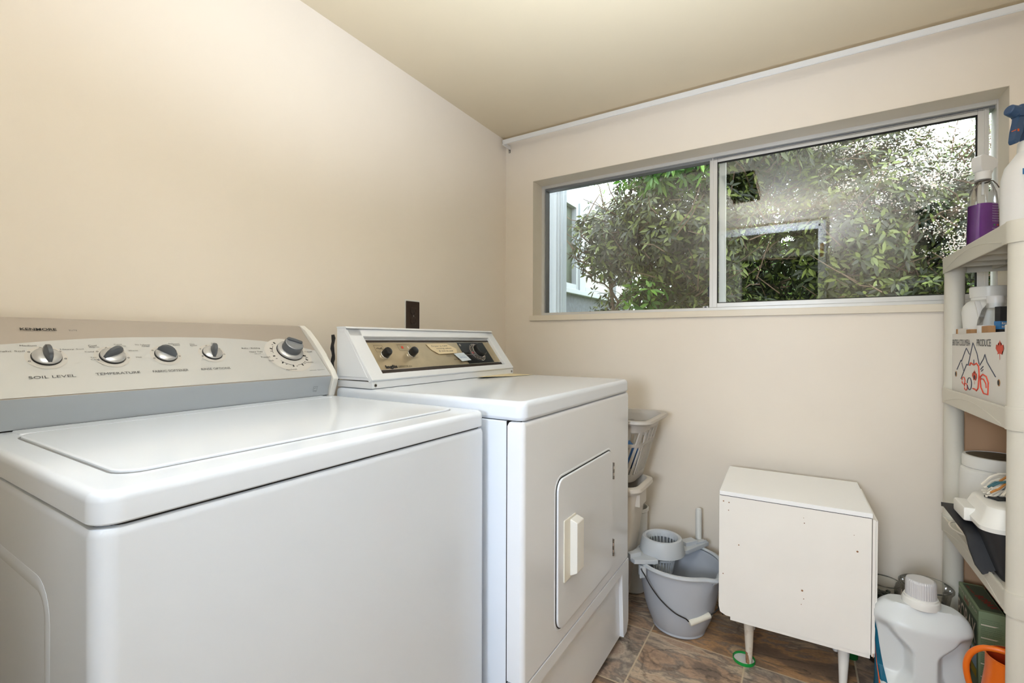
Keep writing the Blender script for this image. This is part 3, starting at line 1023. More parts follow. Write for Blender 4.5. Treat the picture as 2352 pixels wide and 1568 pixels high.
for y, s in ((.980, .089), (1.092, .090)):
    b = MB()
    b.lathe(CHROME, [(.0150, 0), (.0145, .004), (.0125, .005)], seg=32, mtx=dface(y, s))
    b.lathe(BLACK, [(.0128, .003), (.0135, .010), (.0130, .022), (.0105, .026), (.004, .0275)], seg=32, cap1=True, mtx=dface(y, s))
    b.build('knob', dx)
b = MB()
mm = dface(1.445, .087)
b.lathe(CHROME, [(.040, .0006), (.040, .003), (.0385, .0034)], seg=48, cap0=True, mtx=mm)
b.lathe(BLACK, [(.0385, .0032), (.031, .0042), (.030, .006)], seg=48, mtx=mm)
b.lathe(CHROME, [(.0305, .0045), (.030, .010), (.0275, .011)], seg=48, mtx=mm)
b.lathe(BLACK, [(.0275, .010), (.0265, .024), (.0235, .028), (.006, .0282)], seg=48, cap1=True, mtx=mm)
tdl = b.build('timer_dial', dx)
b = MB()
for k in range(22):
    a = R(60 + k * 13)
    if k % 2 == 0:
        b.box(OFFW, -.0020, .0020, -.0005, .0005, .0040, .0046, mtx=mm @ Matrix.Rotation(a, 4, 'Z') @ Matrix.Translation((.0352, 0, 0)))
    else:
        b.box(OFFW, -.0005, .0005, -.0030, .0030, .0040, .0046, mtx=mm @ Matrix.Rotation(a, 4, 'Z') @ Matrix.Translation((.0338, 0, 0)))
b.box(REDC, -.0035, .0035, -.004, .004, .0040, .0048, mtx=mm @ Matrix.Rotation(R(185), 4, 'Z') @ Matrix.Translation((.0345, 0, 0)))
b.build('dial_marks', tdl, smooth=False)
b = MB()
DY = (0, dsg, 0)


def dtx(txt, y, s, w, h, m=PRINTD, bold=0.0, hh=.0006):
    b.text(m, txt, dc(y, s, H + hh), DY, du, w, h, bold)


dtx('Inglis', .960, .0375, .046, .0150, PRINTD, .045); dtx('LIBERATOR plus', 1.010, .0400, .056, .0080)
b.build('lettering', dx, smooth=False)
b = MB()
dtx('POWER DRY CYCLE', 1.256, .074, .060, .0042, PRINT); dtx('PERM PRESS', 1.286, .058, .038, .0045); b.build('lettering', dx, smooth=False)
b = MB()
dtx('@', 1.362, .118, .010, .010, OFFW)


def drect(y0, y1, s0, s1, t=.0007, m=PRINTD):
    for a0, a1, c0, c1 in ((y0, y1, s0, s0 + t), (y0, y1, s1 - t, s1), (y0, y0 + t, s0, s1), (y1 - t, y1, s0, s1)):
        b.poly(m, [dc(p, q, H + .0004) for p, q in ((a0, c0), (a1, c0), (a1, c1), (a0, c1))])


b.build('lettering', dx, smooth=False)
b = MB()
drect(1.052, 1.108, .104, .128)
for y0, y1, m in ((1.066, 1.074, REDINK), (1.079, 1.087, BRONZE), (1.092, 1.098, OFFW)):
    b.poly(m, [dc(p, q, H + .0005) for p, q in ((y0, .112), (y1, .112), (y1, .121), (y0, .121))])
b.build('heat_icon', dx, smooth=False)
b = MB()
drect(.957, .990, .101, .126)
b.tube(PRINTD, [dc(.962, .113, H + .0005), dc(.968, .116, H + .0005), (dc(.974, .112, H + .0005)), dc(.980, .115, H + .0005), dc(.986, .118, H + .0005)], .0006, seg=4)
b.tube(PRINTD, [dc(.978, .111, H + .0005), dc(.982, .114, H + .0005), dc(.986, .110, H + .0005)], .0006, seg=4)
b.build('fabric_icon', dx, smooth=False)
b = MB()
b.tube(PRINTD, [dc(1.345, .088, H + .0008), dc(1.395, .088, H + .0008)], .0004, seg=4); b.tube(OFFW, [dc(1.360, .078, H + .0008), dc(1.404, .078, H + .0008)], .0004, seg=4)
b.build('pointer_lines', dx, smooth=False)
# ribbed hose or cord hanging behind the console corner
b = MB()
pts = [(-1.142, dl - .002, 1.060 - .01 * k) for k in range(12)]
pts = [(p[0] + .0, p[1] + .002 * math.sin(i * 1.3), p[2]) for i, p in enumerate(pts)] + [(-1.138, dl + .004, .936), (-1.132, dl + .012, .932)]
b.tube(BLACK, pts, [.0045 + .0012 * (i % 3 == 1) for i in range(len(pts))], seg=8)
b.build('power_cord', dx)

# notes and papers on the dryer
b = MB()
pc = [dc(1.186, .1275, H + .001), dc(1.292, .1290, H + .001), dc(1.330, .104, H + .003), dc(1.318, .086, H + .0035), dc(1.222, .084, H + .002), dc(1.196, .105, H + .001)]
b.prism(PAPER, [(0, 0), (1, 0), (1, 1)], 0, 1) if False else b.loops(PAPER, [pc, [p + dn * .0006 for p in pc]])
nt1 = b.build('paper_note')
tag(nt1, 'cream handwritten paper note taped to the bronze dryer panel', 'note', 'notes on the dryer panel')
b = MB()
b.text(PRINT, 'Dryer is OFF', dc(1.204, .113, H + .0030), DY, du, .085, .008); b.text(PRINT, 'setting when', dc(1.222, .103, H + .0034), DY, du, .080, .007)
b.text(PRINT, '# not in use', dc(1.226, .092, H + .0044), DY, du, .076, .007)
b.build('handwriting', nt1, smooth=False)
b = MB()
pc = [dc(1.300, .084, H + .002), dc(1.355, .086, H + .004), dc(1.372, .050, H + .006), dc(1.318, .048, H + .005)]
b.loops(PAPERB, [pc, [p + dn * .0006 for p in pc]])
nt2 = b.build('paper_note')
tag(nt2, 'pale blue square paper note stuck on the dryer panel beside its black dial', 'note', 'notes on the dryer panel')
b = MB()
b.text(PALEBL, 'Full Load', dc(1.312, .070, H + .0062), DY, du, .042, .008); b.text(BLUEI, 'Full Centre', dc(1.316, .062, H + .0062), DY, du, .040, .005)
b.build('handwriting', nt2, smooth=False)
b = MB()
pts = [(-.972, 1.345, .913), (-.952, 1.335, .9165), (-.905, 1.48, .9125), (-.880, 1.585, .912), (-.985, 1.590, .912), (-.985, 1.40, .9125)]
b.loops(MANILA, [pts, [(p[0], p[1], p[2] + .001) for p in pts]])
tag(b.build('manila_envelope'), 'flat manila paper lying on the dryer top against its console', 'paper')

# ================================================================== BASKETS AND BINS BEYOND THE DRYER
def rr_ring(x0, x1, y0, y1, r, z, seg=5):
    ring = []
    for cx, cy, a in ((x1 - r, y1 - r, 0), (x0 + r, y1 - r, 90), (x0 + r, y0 + r, 180), (x1 - r, y0 + r, 270)):
        for k in range(seg + 1):
            t = R(a + 90 * k / seg)
            ring.append(Vector((cx + r * math.cos(t), cy + r * math.sin(t), z)))
    return ring


def resample(ring, n):
    pts = ring + [ring[0]]
    d = [0]
    for a, c in zip(pts[:-1], pts[1:]):
        d.append(d[-1] + (c - a).length)
    out = []
    j = 0
    for i in range(n):
        t = d[-1] * i / n
        while d[j + 1] < t:
            j += 1
        f = (t - d[j]) / max(d[j + 1] - d[j], 1e-9)
        out.append(pts[j].lerp(pts[j + 1], f))
    return out


lb = thing('laundry_basket', 'grey-beige slatted laundry basket stacked on top of the tall bin beside the dryer', 'laundry basket', (-0.76, 1.80, .515))
BX = (-1.07, -.468, 1.652, 1.945)


def bring(z, off=0.0):
    t = (z - .515) / .24
    ins = .062 * (1 - t) - off
    return rr_ring(BX[0] + ins, BX[1] - ins, BX[2] + ins * .7, BX[3] - ins * .7, .055, z)


b = MB()
b.loops(BASKET, [bring(.742, .002), bring(.742, .020), bring(.748, .026), bring(.757, .022), bring(.760, .012), bring(.756, .000), bring(.742, -.002)], cap0=False, cap1=False)
b.build('rim', lb)
b = MB()
for z0, z1 in ((.712, .744), (.655, .667), (.515, .545)):
    b.loops(BASKET, [bring(z0, .002), bring(z1, .002), bring(z1, -.002), bring(z0, -.002)], cap0=False, cap1=False, loop_rings=True)
b.loops(BASKET, [bring(.515, 0), bring(.519, 0)])
N = 132
for (z0, z1, step, hw) in ((.663, .716, 4, .0075), (.540, .660, 2, .0042)):
    for side in (0,):
        A0, A1 = resample(bring(z0, .002), N), resample(bring(z1, .002), N)
        B0, B1 = resample(bring(z0, -.002), N), resample(bring(z1, -.002), N)
        for i in range(0, N, step):
            j = (i + 1) % N
            ta = (A0[j] - A0[i]).normalized() * hw; tb_ = (A1[j] - A1[i]).normalized() * hw
            b.loops(BASKET, [[A0[i] - ta, A0[i] + ta, B0[i] + ta, B0[i] - ta], [A1[i] - tb_, A1[i] + tb_, B1[i] + tb_, B1[i] - tb_]])
b.build('slatted_wall', lb)


def cloth(name, c, sx, sy, sz, m, seed, label, cat='cloth', amp=.3):
    rnd = random.Random(seed)
    ph = [rnd.uniform(0, 6.28) for _ in range(8)]
    mb = MB(); rings = []
    for i in range(13):
        v = -PI / 2 + PI * i / 12
        ring = []
        for k in range(36):
            u = 2 * PI * k / 36
            w = 1 + amp * (.35 * math.sin(3 * u + ph[0] + 2 * v) + .25 * math.sin(5 * u + ph[1] - 3 * v) + .18 * math.sin(9 * u + ph[2] + 4 * v))
            ring.append((c[0] + sx * w * math.cos(v) * math.cos(u), c[1] + sy * w * math.cos(v) * math.sin(u),
                         c[2] + sz * (math.sin(v) + .25 * amp * math.sin(4 * u + ph[3]) * math.cos(v))))
        rings.append(ring)
    mb.loops(m, rings)
    o = mb.build(name, sharp=80)
    tag(o, label, cat)
    return o


cloth('folded_towel', (-.66, 1.80, .600), .125, .10, .078, CLOTHB, 3, 'blue crumpled towel inside the slatted laundry basket', 'towel')

hb = thing('storage_bin', 'tall off-white plastic bin under the slatted laundry basket', 'bin', (-0.76, 1.76, 0))


def hring(z, off=0.0):
    t = z / .52
    ins = .075 * (1 - t) - off
    return rr_ring(-1.03 + ins, -.497 - ins, 1.655 + ins * .6, 1.860 - ins * .6, .045, z)


b = MB()
b.loops(BINW, [hring(0), hring(.004, .003), hring(.50), hring(.513), hring(.513, -.003), hring(.02, -.003)], cap0=True, cap1=True)
b.build('body', hb)
b = MB(); b.loops(BINW, [hring(.488, .001), hring(.486, .012), hring(.498, .019), hring(.510, .016), hring(.514, .004), hring(.513, -.003)], cap0=False, cap1=False); b.build('rim', hb)
b = MB(); b.box(BINW, -.512, -.492, 1.695, 1.78, .435, .50, bev=.004); b.build('handle', hb)
tbk = MB()
tbk.lathe(WHITEP, [(.040, 0), (.046, .004), (.054, .20), (.055, .335), (.060, .340), (.060, .350), (.055, .352), (.052, .345), (.050, .01)], c=(-.590, 1.945, 0), seg=36, cap0=True, cap1=True)
tag(tbk.build('white_pail'), 'narrow white plastic pail against the wall behind the mop bucket', 'pail')

# ================================================================== MOP BUCKET
bc = Vector((-.375, 1.79, 0))
mbk = thing('mop_bucket', 'grey plastic mop bucket with wringer insert and wire handle on the floor', 'bucket', bc)
SPA = R(-33)


def bkring(r, z, spout=0.0, n=72):
    ring = []
    for k in range(n):
        t = 2 * PI * k / n
        d = (t - SPA + PI) % (2 * PI) - PI
        e = spout * math.exp(-(d / .16) ** 2)
        oval = 1 + .02 * math.cos(2 * (t - SPA))
        ring.append((bc.x + (r * oval + e) * math.cos(t), bc.y + (r * oval + e) * math.sin(t), z - e * .12))
    return ring


b = MB()
prof = [(.086, 0, 0), (.092, .003, 0), (.091, .010, 0), (.098, .022, 0), (.110, .050, 0), (.121, .085, 0), (.130, .130, 0), (.137, .175, .002), (.143, .215, .010), (.147, .238, .017)]
inn = [(.143, .238, .017), (.138, .205, .008), (.130, .16, 0), (.118, .09, 0), (.102, .04, 0), (.085, .02, 0)]
b.loops(GREYB, [bkring(*p) for p in prof + inn])
b.build('body', mbk)
b = MB()
b.loops(GREYBL, [bkring(.146, .236, .017), bkring(.153, .233, .018), bkring(.157, .239, .019), bkring(.155, .247, .019), bkring(.148, .248, .018), bkring(.142, .243, .017)], cap0=False, cap1=False)
b.build('rim', mbk)
for a in (R(230), R(50)):
    b = MB()
    m2 = Matrix.Translation((bc.x + .158 * math.cos(a), bc.y + .158 * math.sin(a), .222)) @ Matrix.Rotation(a, 4, 'Z')
    b.box(GREYBL, -.010, .006, -.014, .014, -.020, .018, bev=.003, mtx=m2); b.box(GREYBL, -.006, .009, -.003, .003, -.026, .018, bev=.002, mtx=m2)
    b.build('handle_lug', mbk)
# spout web under the lip
b = MB(); d = Vector((math.cos(SPA), math.sin(SPA), 0)); pz = Vector((-d.y, d.x, 0)) * .003
b.loops(GREYB, [[bc + d * .138 + pz + Vector((0, 0, .232)), bc + d * .170 + pz + Vector((0, 0, .232)), bc + d * .134 + pz + Vector((0, 0, .19))],
                [bc + d * .138 - pz + Vector((0, 0, .232)), bc + d * .170 - pz + Vector((0, 0, .232)), bc + d * .134 - pz + Vector((0, 0, .19))]])
b.build('spout_web', mbk)
hw = [(-.476, 1.671, .228), (-.475, 1.655, .232), (-.462, 1.656, .213), (-.439, 1.653, .180), (-.405, 1.655, .142), (-.362, 1.658, .112), (-.327, 1.668, .097), (-.312, 1.680, .086), (-.262, 1.722, .098), (-.225, 1.765, .130), (-.215, 1.815, .170), (-.240, 1.880, .212), (-.274, 1.912, .228)]
b = MB(); b.tube(WIREB, smooth_pts(hw), .0022, seg=8); b.build('wire_handle', mbk)
b = MB()
g0, g1 = Vector((-.316, 1.677, .080)), Vector((-.258, 1.727, .102))
b.cyl(CREAMP, g0, g1, .0105, .0105, seg=20, bev=.002)
b.build('grip', mbk)
# wringer insert
wcn = Vector((-.436, 1.790, 0))
ang = R(55)
mW = Matrix.Translation((wcn.x, wcn.y, 0)) @ Matrix.Rotation(ang, 4, 'Z')
wr_ = MB()
n = 48


def wring(r, z, sq=0.0):
    ring = []
    for k in range(n):
        t = 2 * PI * k / n
        c, s_ = math.cos(t), math.sin(t)
        rr = r * (1 + sq * (abs(c) ** 6))
        ring.append((rr * c, rr * s_, z))
    return ring


b = MB()
b.loops(GREYBL, [wring(.080, .256, .05), wring(.079, .272, .04), wring(.074, .300), wring(.070, .311), wring(.064, .3135), wring(.058, .311), wring(.054, .303), wring(.053, .290)], cap0=False, cap1=False, mtx=mW)
b.loops(GREYBL, [wring(.080, .256, .05), wring(.050, .256)], cap0=False, cap1=False, mtx=mW)
ins = b.build('wringer_ring', mbk)
b = MB()
b.prism(GREYBL, [(-.150, -.030), (-.085, -.058), (-.070, -.062), (-.06, .05), (-.085, .045), (-.150, .020)], .246, .262, axis='z', mtx=mW, bev=.003)
b.prism(GREYBL, [(.060, -.045), (.085, -.045), (.215, -.020), (.215, .012), (.085, .040), (.06, .04)], .246, .262, axis='z', mtx=mW, bev=.003)
b.box(GREYBL, -.155, -.105, -.012, .012, .256, .276, bev=.003, mtx=mW); b.box(GREYBL, .100, .160, -.018, .018, .256, .276, bev=.003, mtx=mW)
b.box(GREYBL, .150, .205, -.020, -.012, .256, .270, bev=.002, mtx=mW)
b.build('support_arm', mbk)
b = MB()
for k in range(26):
    t = 2 * PI * k / 26
    c, s_ = math.cos(t), math.sin(t)
    b.tube(GREYBL, [mW @ Vector((.0545 * c, .0545 * s_, .300)), mW @ Vector((.049 * c, .049 * s_, .25)), mW @ Vector((.036 * c, .036 * s_, .185))], .0024, seg=6)
for r, z in ((.0355, .185), (.047, .235)):
    b.tube(GREYBL, [mW @ Vector((r * math.cos(2 * PI * k / 30), r * math.sin(2 * PI * k / 30), z)) for k in range(30)], .003, seg=6, closed=True)
b.cyl(GREYBL, mW @ Vector((0, 0, .182)), mW @ Vector((0, 0, .186)), .036)
b.build('wringer_basket', mbk)

# white tube standing behind the bucket
b = MB()
b.lathe(WHITEP, [(.010, 0), (.0115, .002), (.0118, .36), (.0112, .374), (.009, .378), (.007, .374), (.007, .30)], c=(-.338, 1.972, 0), seg=28, cap0=True, cap1=True)
tag(b.build('white_tube'), 'slim white plastic tube standing upright between mop bucket and window wall', 'tube')
# dark cord loops between bucket and night stand
b = MB()
pts = [(-.255, 2.005, .20), (-.262, 2.0, .12), (-.250, 1.99, .05), (-.262, 1.965, .012), (-.245, 1.93, .008), (-.235, 1.975, .03), (-.245, 2.0, .10), (-.240, 2.008, .17)]
b.tube(WIREB, pts, .004, seg=8)
tag(b.build('extension_cable'), 'dark cord hanging to the floor between mop bucket and white night stand', 'cord')

# ================================================================== NIGHT STAND
nw, nd_, nh = .405, .322, .404
ns = thing('night_stand', 'worn white wooden night stand with its back panel turned out and tapered legs', 'night stand', (-.016, 1.640, .160), (R(.78), R(.22), R(1.45)))
b = MB()
b.box(NIGHTT, -nw / 2 + .001, nw / 2 - .010, 0, nd_, nh - .013, nh, bev=.0008); b.build('top_board', ns, local=True)
b = MB()
b.prism(NIGHT, [(-nw / 2, .030), (-nw / 2 + .004, .012), (-nw / 2 + .022, .004), (nw / 2 - .012, .004), (nw / 2 - .012, nh - .0142), (-nw / 2, nh - .0142)], 0, .012, axis='y', bev=.0008)
b.build('back_panel', ns, local=True)
b = MB(); b.box(NIGHT, nw / 2 - .0105, nw / 2 - .0035, -.002, nd_, .002, nh - .016, bev=.001); b.build('side_panel', ns, local=True)
b = MB(); b.box(NIGHT, nw / 2 - .003, nw / 2 + .002, .004, nd_, .010, nh - .020, bev=.001); b.build('veneer_strip', ns, local=True)
b = MB(); b.box(NIGHT, -nw / 2 + .001, -nw / 2 + .012, .0125, nd_, .02, nh - .015, bev=.001); b.build('side_panel', ns, local=True)
b = MB(); b.box(NIGHT, -nw / 2 + .034, nw / 2 - .013, .002, nd_ - .002, -.0075, .0035, bev=.0008); b.build('bottom_board', ns, local=True)
b = MB(); b.box(WOODR, nw / 2 - .0075, nw / 2 - .0055, -.0025, .0, .000, .012); b.build('splinter', ns, local=True)
legs = [(-.118, .050, -.1555, 0), (.134, .050, -.157, 0), (-.118, .265, -.157, 0), (.134, .265, -.152, 0)]
for i, (lx, ly, lz, _) in enumerate(legs):
    b = MB()
    tx = lx + (.002 if i % 2 == 0 else -.002)
    b.lathe(LEGM if i == 0 else NIGHT, [(.0165, 0), (.0155, .01), (.0085, 1.0 * -lz - .004), (.0075, -lz)], seg=24, cap0=True, cap1=True,
            mtx=Matrix(((1, 0, (tx - lx) / lz * -1, lx), (0, 1, 0, ly), (0, 0, -1, -.0072), (0, 0, 0, 1))))
    if i == 0:
        b.lathe(WOODR, [(.0096, .112), (.0093, .120), (.0088, .140), (.0080, .1545)], seg=24, mtx=Matrix(((1, 0, 0, lx + .0004), (0, 1, 0, ly - .0006), (0, 0, -1, -.0072), (0, 0, 0, 1))))
    b.build('leg', ns, local=True)
b = MB()
for px_, pz_, r_ in ((-.190, .372, .0022), (-.174, .370, .0020), (-.175, .345, .0016), (-.145, .240, .0020), (.158, .290, .0028), (-.190, .138, .0018), (.030, .345, .0016), (.026, .142, .0030), (.030, .118, .0014), (.024, .100, .0012), (.028, .360, .001), (.150, .335, .001)):
    b.cyl(WOODR, (px_, -.0004, pz_), (px_, .001, pz_), r_, seg=7)
b.box(GAP, -nw / 2 + .002, nw / 2 - .014, -.0005, .002, nh - .0142, nh - .0128)
b.build('paint_chip', ns, local=True)

# jar lids under the legs
jl = MB()
jl.lathe(GREENL, [(.0325, 0), (.0335, .002), (.0335, .009), (.0325, .0105), (.0310, .0095), (.0305, .003)], c=(-.150, 1.699, 0), seg=48, cap0=True, cap1=True)
o = jl.build('jar_lid')
tag(o, 'green metal jar lid lying upside down under the night stand leg nearest the bucket', 'jar lid')
jl = MB(); jl.lathe(WHITEP, [(.0300, .0036), (.0300, .0042)], c=(-.150, 1.699, 0), seg=40, cap0=True, cap1=True); jl.build('liner', o)
jl = MB(); jl.lathe(GREENC, [(.0165, 0), (.0175, .002), (.0175, .024), (.016, .026)], c=(.152, 1.905, 0), seg=32, cap0=True, cap1=True)
tag(jl.build('bottle_cap'), 'dark green plastic cap on the floor under the far right corner of the night stand', 'cap')

# ================================================================== JUG AND VASES ON THE FLOOR
jd = Vector((-.5237, .852, 0)); jr = Vector((.852, .5237, 0))
jd = (Matrix.Rotation(R(-30), 3, 'Z') @ jd).normalized() * 1; jr = Vector((jd.y, -jd.x, 0))
jc = Vector((.283, 1.655, 0))
jug = thing('detergent_jug', 'big translucent white plastic jug with ridged cap and teal side label', 'jug', jc)


def sm(a, b_, x):
    t = max(0, min(1, (x - a) / (b_ - a)))
    return t * t * (3 - 2 * t)


def jring(z, grow=0.0, n=200, a0=0, a1=360):
    hwid = .098 + .006 * math.exp(-((z - .03) / .04) ** 2)
    if z > .255:
        t = (z - .255) / .085
        hwid = .098 * math.sqrt(max(0, 1 - min(1, t * .93) ** 2.2)) + .028 * min(1, t)
    dep = .056 if z < .28 else .056 - .026 * sm(.28, .338, z)
    hwid += grow; dep += grow
    ring = []
    for k in range(n + (1 if (a1 - a0) < 360 else 0)):
        t = R(a0 + (a1 - a0) * k / n)
        c, s_ = math.cos(t), math.sin(t)
        u = hwid * math.copysign(abs(c) ** .85, c)
        v = dep * math.copysign(abs(s_) ** .75, s_)
        # side hand recesses left and right of the central grip column
        col = .022 + .034 * (1 - sm(.10, .17, z)) + .040 * sm(.215, .275, z)
        side = sm(col, col + .018, abs(u)) * sm(.110, .150, z + .12 * abs(u) * 0) * (1 - sm(.245 - .30 * max(0, .09 - abs(u)) * 0, .275, z - .25 * abs(abs(u) - .02) + .0))
        v *= 1 - .60 * side
        p = jc + jr * u + jd * v
        ring.append((p.x, p.y, z))
    return ring


b = MB()
zs = [0, .003, .012] + [.02 + .0048 * k for k in range(67)]
b.loops(JUGM, [jring(z, -.004 if z == 0 else 0) for z in zs])
b.build('body', jug, sharp=60)
b = MB(); b.lathe(WHITEP, [(.034, .330), (.040, .334), (.041, .345), (.039, .352), (.036, .354), (.036, .358), (.028, .360)], c=jc, seg=48); b.build('collar', jug)
b = MB()
rings = []
for r, z in ((.030, .352), (.0325, .356), (.0315, .396), (.0295, .402), (.024, .403)):
    rings.append([(jc.x + (r + .0009 * (k % 4 < 2)) * math.cos(2 * PI * k / 160), jc.y + (r + .0009 * (k % 4 < 2)) * math.sin(2 * PI * k / 160), z) for k in range(160)])
b.loops(CAPM, rings)
b.build('cap', jug, sharp=70)
b = MB()
lz = [.000, .03, .06, .09, .12, .15, .18, .21, .24, .27, .30]


def lpatch(m, f0, f1, g):
    rings = []
    for z in lz:
        r_ = jring(z, g, n=10, a0=f0(z), a1=f1(z))
        rings.append(r_)
    b.loops(m, rings, closed=False)


# the label wraps the left side of the jug (angle 180 is the left end, 270 faces the camera)
lpatch(TEAL, lambda z: 100, lambda z: 236 - 190 * max(0, z - .05), .0012)
lpatch(ORANGEL, lambda z: 205 - 160 * max(0, z - .10), lambda z: 217 - 190 * max(0, z - .06), .0020)
p = jc - jr * .078 - jd * .060
b.text(WHITEP, '225', (p.x, p.y, .045), (jr + Vector((0, 0, -.3))), (Vector((0, 0, 1)) + jr * .3), .034, .018, .02)
b.build('label', jug, smooth=False, keepn=True)

v1 = thing('glass_vase', 'small round glass vase half filled with dark pebbles beside the night stand', 'vase', (.238, 1.935, 0), group=None)
b = MB()
b.lathe(VASEG, [(.036, 0), (.044, .004), (.046, .10), (.044, .20), (.043, .240), (.046, .258)], c=(.238, 1.935, 0), seg=48, cap0=True)
b.build('glass_body', v1)
b = MB(); b.lathe(VASEG, [(.0455, .256), (.0485, .260), (.0455, .2655), (.0430, .260)], c=(.238, 1.935, 0), seg=48); b.build('rim', v1)
rnd = random.Random(5)
b = MB()
for i in range(70):
    a, rr_ = rnd.uniform(0, 2 * PI), .033 * math.sqrt(rnd.random())
    z = rnd.uniform(.02, .222) if i < 30 else rnd.uniform(.205, .222)
    s_ = rnd.uniform(.006, .009)
    b.lathe(PEBBLE, [(.3 * s_, -.55 * s_), (.9 * s_, -.2 * s_), (s_, .1 * s_), (.5 * s_, .55 * s_)], c=(.238 + rr_ * math.cos(a), 1.935 + rr_ * math.sin(a), z), seg=9, cap0=True, cap1=True)
b.lathe(PEBBLE, [(.036, .012), (.037, .20), (.036, .204)], c=(.238, 1.935, 0), seg=24, cap0=True, cap1=True)
o = b.build('pebbles'); tag(o, 'dark green and black pebbles filling the glass vase', 'pebbles', kind='stuff')
v2 = thing('glass_bowl_jar', 'wide-rimmed glass jar behind the big translucent jug', 'glass jar', (.330, 1.862, 0))
c2 = (.330, 1.862, 0)
b = MB()
b.lathe(VASEG, [(.040, 0), (.046, .004), (.048, .12), (.050, .24), (.058, .290), (.0625, .305)], c=c2, seg=56, cap0=True)
b.build('glass_body', v2)
b = MB(); b.lathe(VASEG, [(.0610, .300), (.0650, .304), (.0650, .309), (.0610, .312), (.0585, .306)], c=c2, seg=56); b.build('rim', v2)
b = MB(); b.lathe(TIN, [(.036, .010), (.038, .012), (.038, .222), (.041, .226), (.041, .234), (.038, .236), (.030, .232)], c=c2, seg=40, cap0=True, cap1=True)
b.lathe(GAP, [(.0385, .216), (.0395, .220), (.0385, .224)], c=c2, seg=40)
o = b.build('tin_canister'); tag(o, 'grey metal tin standing inside the wide-rimmed glass jar', 'tin')

# ================================================================== SHELVING UNIT
SX0, SX1, SY0, SY1 = .384, .735, 1.402, 1.980
su = thing('shelving_unit', 'taupe plastic shelving unit with round posts at the right edge', 'shelving unit', ((SX0 + SX1) / 2, (SY0 + SY1) / 2, 0))
TZ = [.100, .502, .902, 1.305]
posts = [(SX0 + .026, SY0 + .028), (SX0 + .026, SY1 - .028), (SX1 - .026, SY0 + .028), (SX1 - .026, SY1 - .028)]
for px_, py_ in posts:
    b = MB()
    prev = 0
    for z in TZ:
        if z > .1:
            b.cyl(RESIN, (px_, py_, prev), (px_, py_, z - .046), .0245, .0235, seg=40)
        else:
            b.cyl(RESIN, (px_, py_, 0), (px_, py_, z - .046), .024, .024, seg=40)
        prev = z
    b.build('post', su)
for ti, z in enumerate(TZ):
    b = MB()
    r_ = .030
    outer = lambda zz, i: rr_ring(SX0 + i, SX1 - i, SY0 + i, SY1 - i, r_ - i * .5, zz, seg=8)
    b.loops(RESIN, [outer(z - .046, .0), outer(z - .042, -.001), outer(z - .004, -.0015), outer(z, .0), outer(z, .004), outer(z - .008, .006), outer(z - .010, .03)], cap0=False, cap1=True)
    b.loops(RESIN, [outer(z - .046, .0), outer(z - .046, .004), outer(z - .014, .005)], cap0=False, cap1=True)
    for k in range(1, 5):
        yy = SY0 + (SY1 - SY0) * k / 5
        b.box(RESIN, SX0 + .005, SX1 - .005, yy - .0015, yy + .0015, z - .040, z - .012)
    for k in range(1, 3):
        xx = SX0 + (SX1 - SX0) * k / 3
        b.box(RESIN, xx - .0015, xx + .0015, SY0 + .005, SY1 - .005, z - .040, z - .012)
    # arched step line on the long face
    if True:
        arcp = []
        for k in range(25):
            t = k / 24
            arcp.append((SX0 - .0012, SY0 + .05 + (SY1 - SY0 - .10) * t, z - .040 + .026 * math.sin(PI * t)))
        b.tube(RESIN, arcp, .0012, seg=5)
    for px_, py_ in posts:
        b.cyl(RESIN, (px_, py_, z - .047), (px_, py_, z + (.004 if ti < 3 else .001)), .0268, .0268, seg=36)
    b.build('shelf', su)

b = MB(); b.box(mat('brown_panel_tone', (206, 166, 130), .7, var=.04, vscale=5), .447, .775, 2.004, 2.016, 0, .965, bev=.001)  # thin brown sheet covering the lower wall behind the shelves
tag(b.build('brown_panel'), 'flat brown panel standing before the window wall behind the shelving unit', 'board')

# ------------------------------------------------------------------ top shelf
T1 = TZ[3] - .009
sp = thing('spray_bottle', 'clear spray bottle of purple cleaner with white trigger on the top shelf', 'spray bottle', (.459, 1.895, T1))
c = Vector((.459, 1.895, T1)); fr = Vector((.80, .60, 0)); bk = Vector((-.60, .80, 0))


def ov(z, a, d_, off=0.0, e=.8, cc=c, n=48):
    return [tuple(cc + fr * (a * math.copysign(abs(math.cos(2 * PI * k / n)) ** e, math.cos(2 * PI * k / n)) + off) + bk * d_ * math.copysign(abs(math.sin(2 * PI * k / n)) ** e, math.sin(2 * PI * k / n)) + Vector((0, 0, z))) for k in range(n)]


b = MB()
b.loops(CLEAR, [ov(0, .036, .024), ov(.004, .040, .027), ov(.08, .039, .027), ov(.15, .036, .026), ov(.185, .032, .024), ov(.212, .020, .018), ov(.224, .0145, .0145), ov(.240, .0140, .0140)])
b.build('clear_body', sp)
b = MB(); b.loops(PURPLE, [ov(.004, .0385, .0255), ov(.006, .0390, .026), ov(.08, .0382, .0262), ov(.148, .0352, .0252)], closed=True); b.build('purple_liquid', sp)
b = MB()
lab0 = [ov(z, .0405 - .004 * max(0, z - .08) / .07, .0275, e=.8) for z in (.006, .08, .150)]
sel = [r_[27:40] for r_ in lab0]
b.loops(PURPLE, sel, closed=False)
q0 = c + fr * -.004 - bk * .0283
for i in range(19):
    zz = .146 - i * .0072
    w = [.030, .026, .029, .022][i % 4]
    if i in (8, 9):
        continue
    b.text(LILAC, ['Nettoyant tout usage', 'all purpose cleaner', 'Mode d emploi', 'Directions: spray'][i % 4], q0 + Vector((0, 0, zz)), fr, (0, 0, 1), w, .0032)
